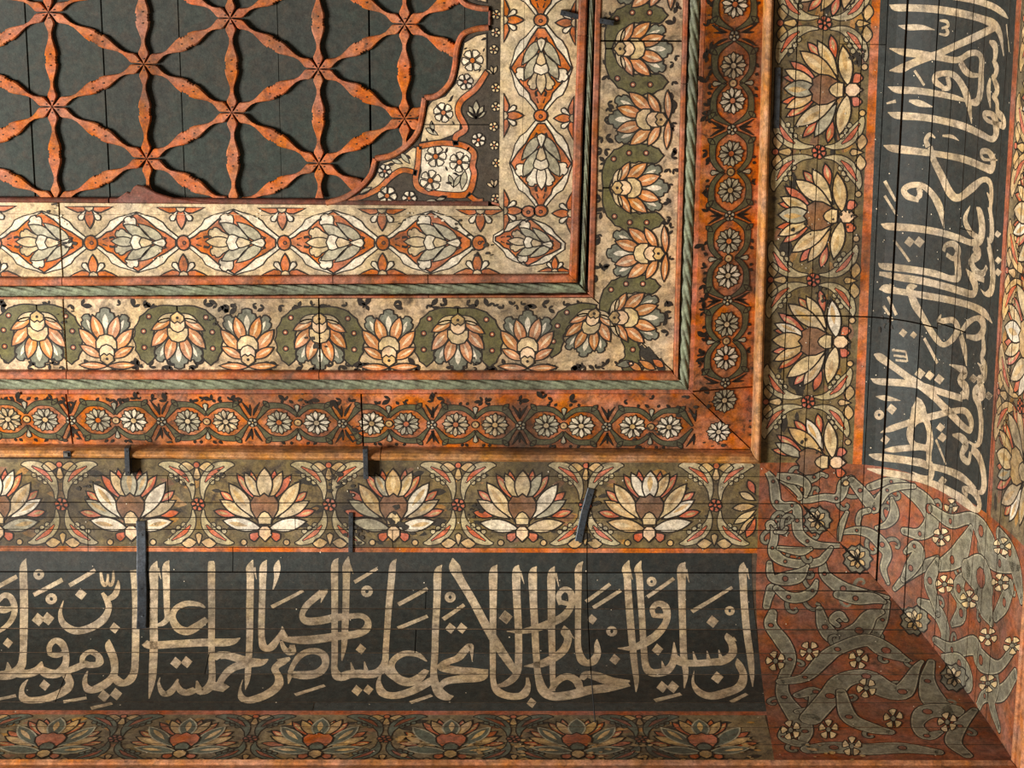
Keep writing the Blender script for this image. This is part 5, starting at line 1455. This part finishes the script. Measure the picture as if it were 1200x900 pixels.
# the plain walls that carry the cornice, below the picture
for nm, q in (('wall_front', [(-1150, C0[1] + 241), (C0[0] + 241, C0[1] + 241), (C0[0] + 261, C0[1] + 261), (-1150, C0[1] + 261)]),
              ('wall_right', [(C0[0] + 241, -725), (C0[0] + 241, C0[1] + 241), (C0[0] + 261, C0[1] + 261), (C0[0] + 261, -725)])):
    slab(nm, q, lambda X, Y: 2740.0, 2740.0 - 402.0, 'plaster', None)['kind'] = 'structure'

# ------------------------------------------------------------------ ironwork
def strap(sf, pts, w, label, name='iron_strap', h=(0.3, 2.2), group=None):
    """flat iron strap following surface points given along its length"""
    P = [sf.px(*p) for p in pts]
    if len(P) > 2 or isinstance(sf, Cove):
        q = []
        for a, b in zip(P, P[1:]): q += [lerp(a, b, k / 5) for k in range(5)]
        P = q + [P[-1]]
    v, f = [], []
    for i, p in enumerate(P):
        a, b = P[max(i - 1, 0)], P[min(i + 1, len(P) - 1)]; l = math.dist(a, b); nx, ny = -(b[1] - a[1]) / l, (b[0] - a[0]) / l
        for x, hh in ((-.5, h[0]), (-.5, h[1] - .5), (-.42, h[1]), (.42, h[1]), (.5, h[1] - .5), (.5, h[0])): v.append(sf.map(p[0] + nx * w * x, p[1] + ny * w * x, hh))
    for i in range(len(P) - 1):
        for j in range(6): f.append([i * 6 + j, i * 6 + (j + 1) % 6, i * 6 + 6 + (j + 1) % 6, i * 6 + 6 + j])
    f += [list(range(6)), [len(v) - 6 + j for j in range(6)]]
    o = mesh(name, v, f, 'iron', None)
    tag(o, label, 'iron strap', group)
    # rivets are parts of the strap
    for t in (0.12, 0.88):
        c = lerp(P[0], P[-1], t); r = min(w * .22, 1.8)
        rv = [sf.map(c[0] + r * math.cos(k * 0.7854), c[1] + r * math.sin(k * 0.7854), h[1] - .2) for k in range(8)] + [sf.map(c[0] + .6 * r * math.cos(k * 0.7854), c[1] + .6 * r * math.sin(k * 0.7854), h[1] + .8) for k in range(8)]
        mesh('rivet', rv, [[k, (k + 1) % 8, 8 + (k + 1) % 8, 8 + k] for k in range(8)] + [[8 + k for k in range(8)]], 'iron', o)
    return o
BH = Flat(24)
strap(BH, [(148.5, 525), (150, 557)], 6, 'short dark iron strap over a gap in the brown bead, above the long strap', h=(-12.2, 1.5))
strap(COB, [(165.5, 610), (166, 670), (166, 737)], 11.5, 'long dark iron strap from a lotus down into the calligraphy band', h=(0.4, 3.6))
strap(BH, [(428, 526), (429, 561)], 6, 'short dark iron strap at the broken end of the brown bead', h=(-12.2, 1.5))
strap(COB, [(411.5, 600), (411, 647)], 5.5, 'thin dark iron strap beside a curved leaf, ending at the orange border line', h=(0.4, 3.2))
strap(COB, [(693, 572), (685, 600), (678, 634)], 9, 'slanting dark iron strap over the board joint between two lotuses', h=(0.4, 3.2))
strap(COR, [(911.5, 79), (909.5, 150)], 7, 'dark iron strap upright against the golden bead', h=(0.5, 2.6))
strap(Flat(5), [(657, 14.5), (686, 21.5)], 6, 'grey iron bar lying on the lozenge board and ending at the rope moulding', 'iron_bar', h=(-5.2, 2.5))
strap(Flat(8), [(703, 24), (719, 27)], 6, 'stub of grey iron bar on the sideways palmette board', 'iron_bar', h=(-4.3, 2.5))
bolt = thing('bolt', (*SB.px(78, 533), 22), 'square shiny bolt head on the brown bead', 'bolt')
c = Flat(23).px(78.5, 532.5)
slab('washer', [(c[0] - 4.5, c[1] - 4), (c[0] + 4.5, c[1] - 4), (c[0] + 4.5, c[1] + 4), (c[0] - 4.5, c[1] + 4)], lambda X, Y: 23.5, 2, 'iron', bolt, .4)
slab('bolt_head', [(c[0] - 3, c[1] - 2.8), (c[0] + 2, c[1] - 2.8), (c[0] + 2, c[1] + 2.6), (c[0] - 3, c[1] + 2.6)], lambda X, Y: 26, 3, 'bolt_metal', bolt, .8)
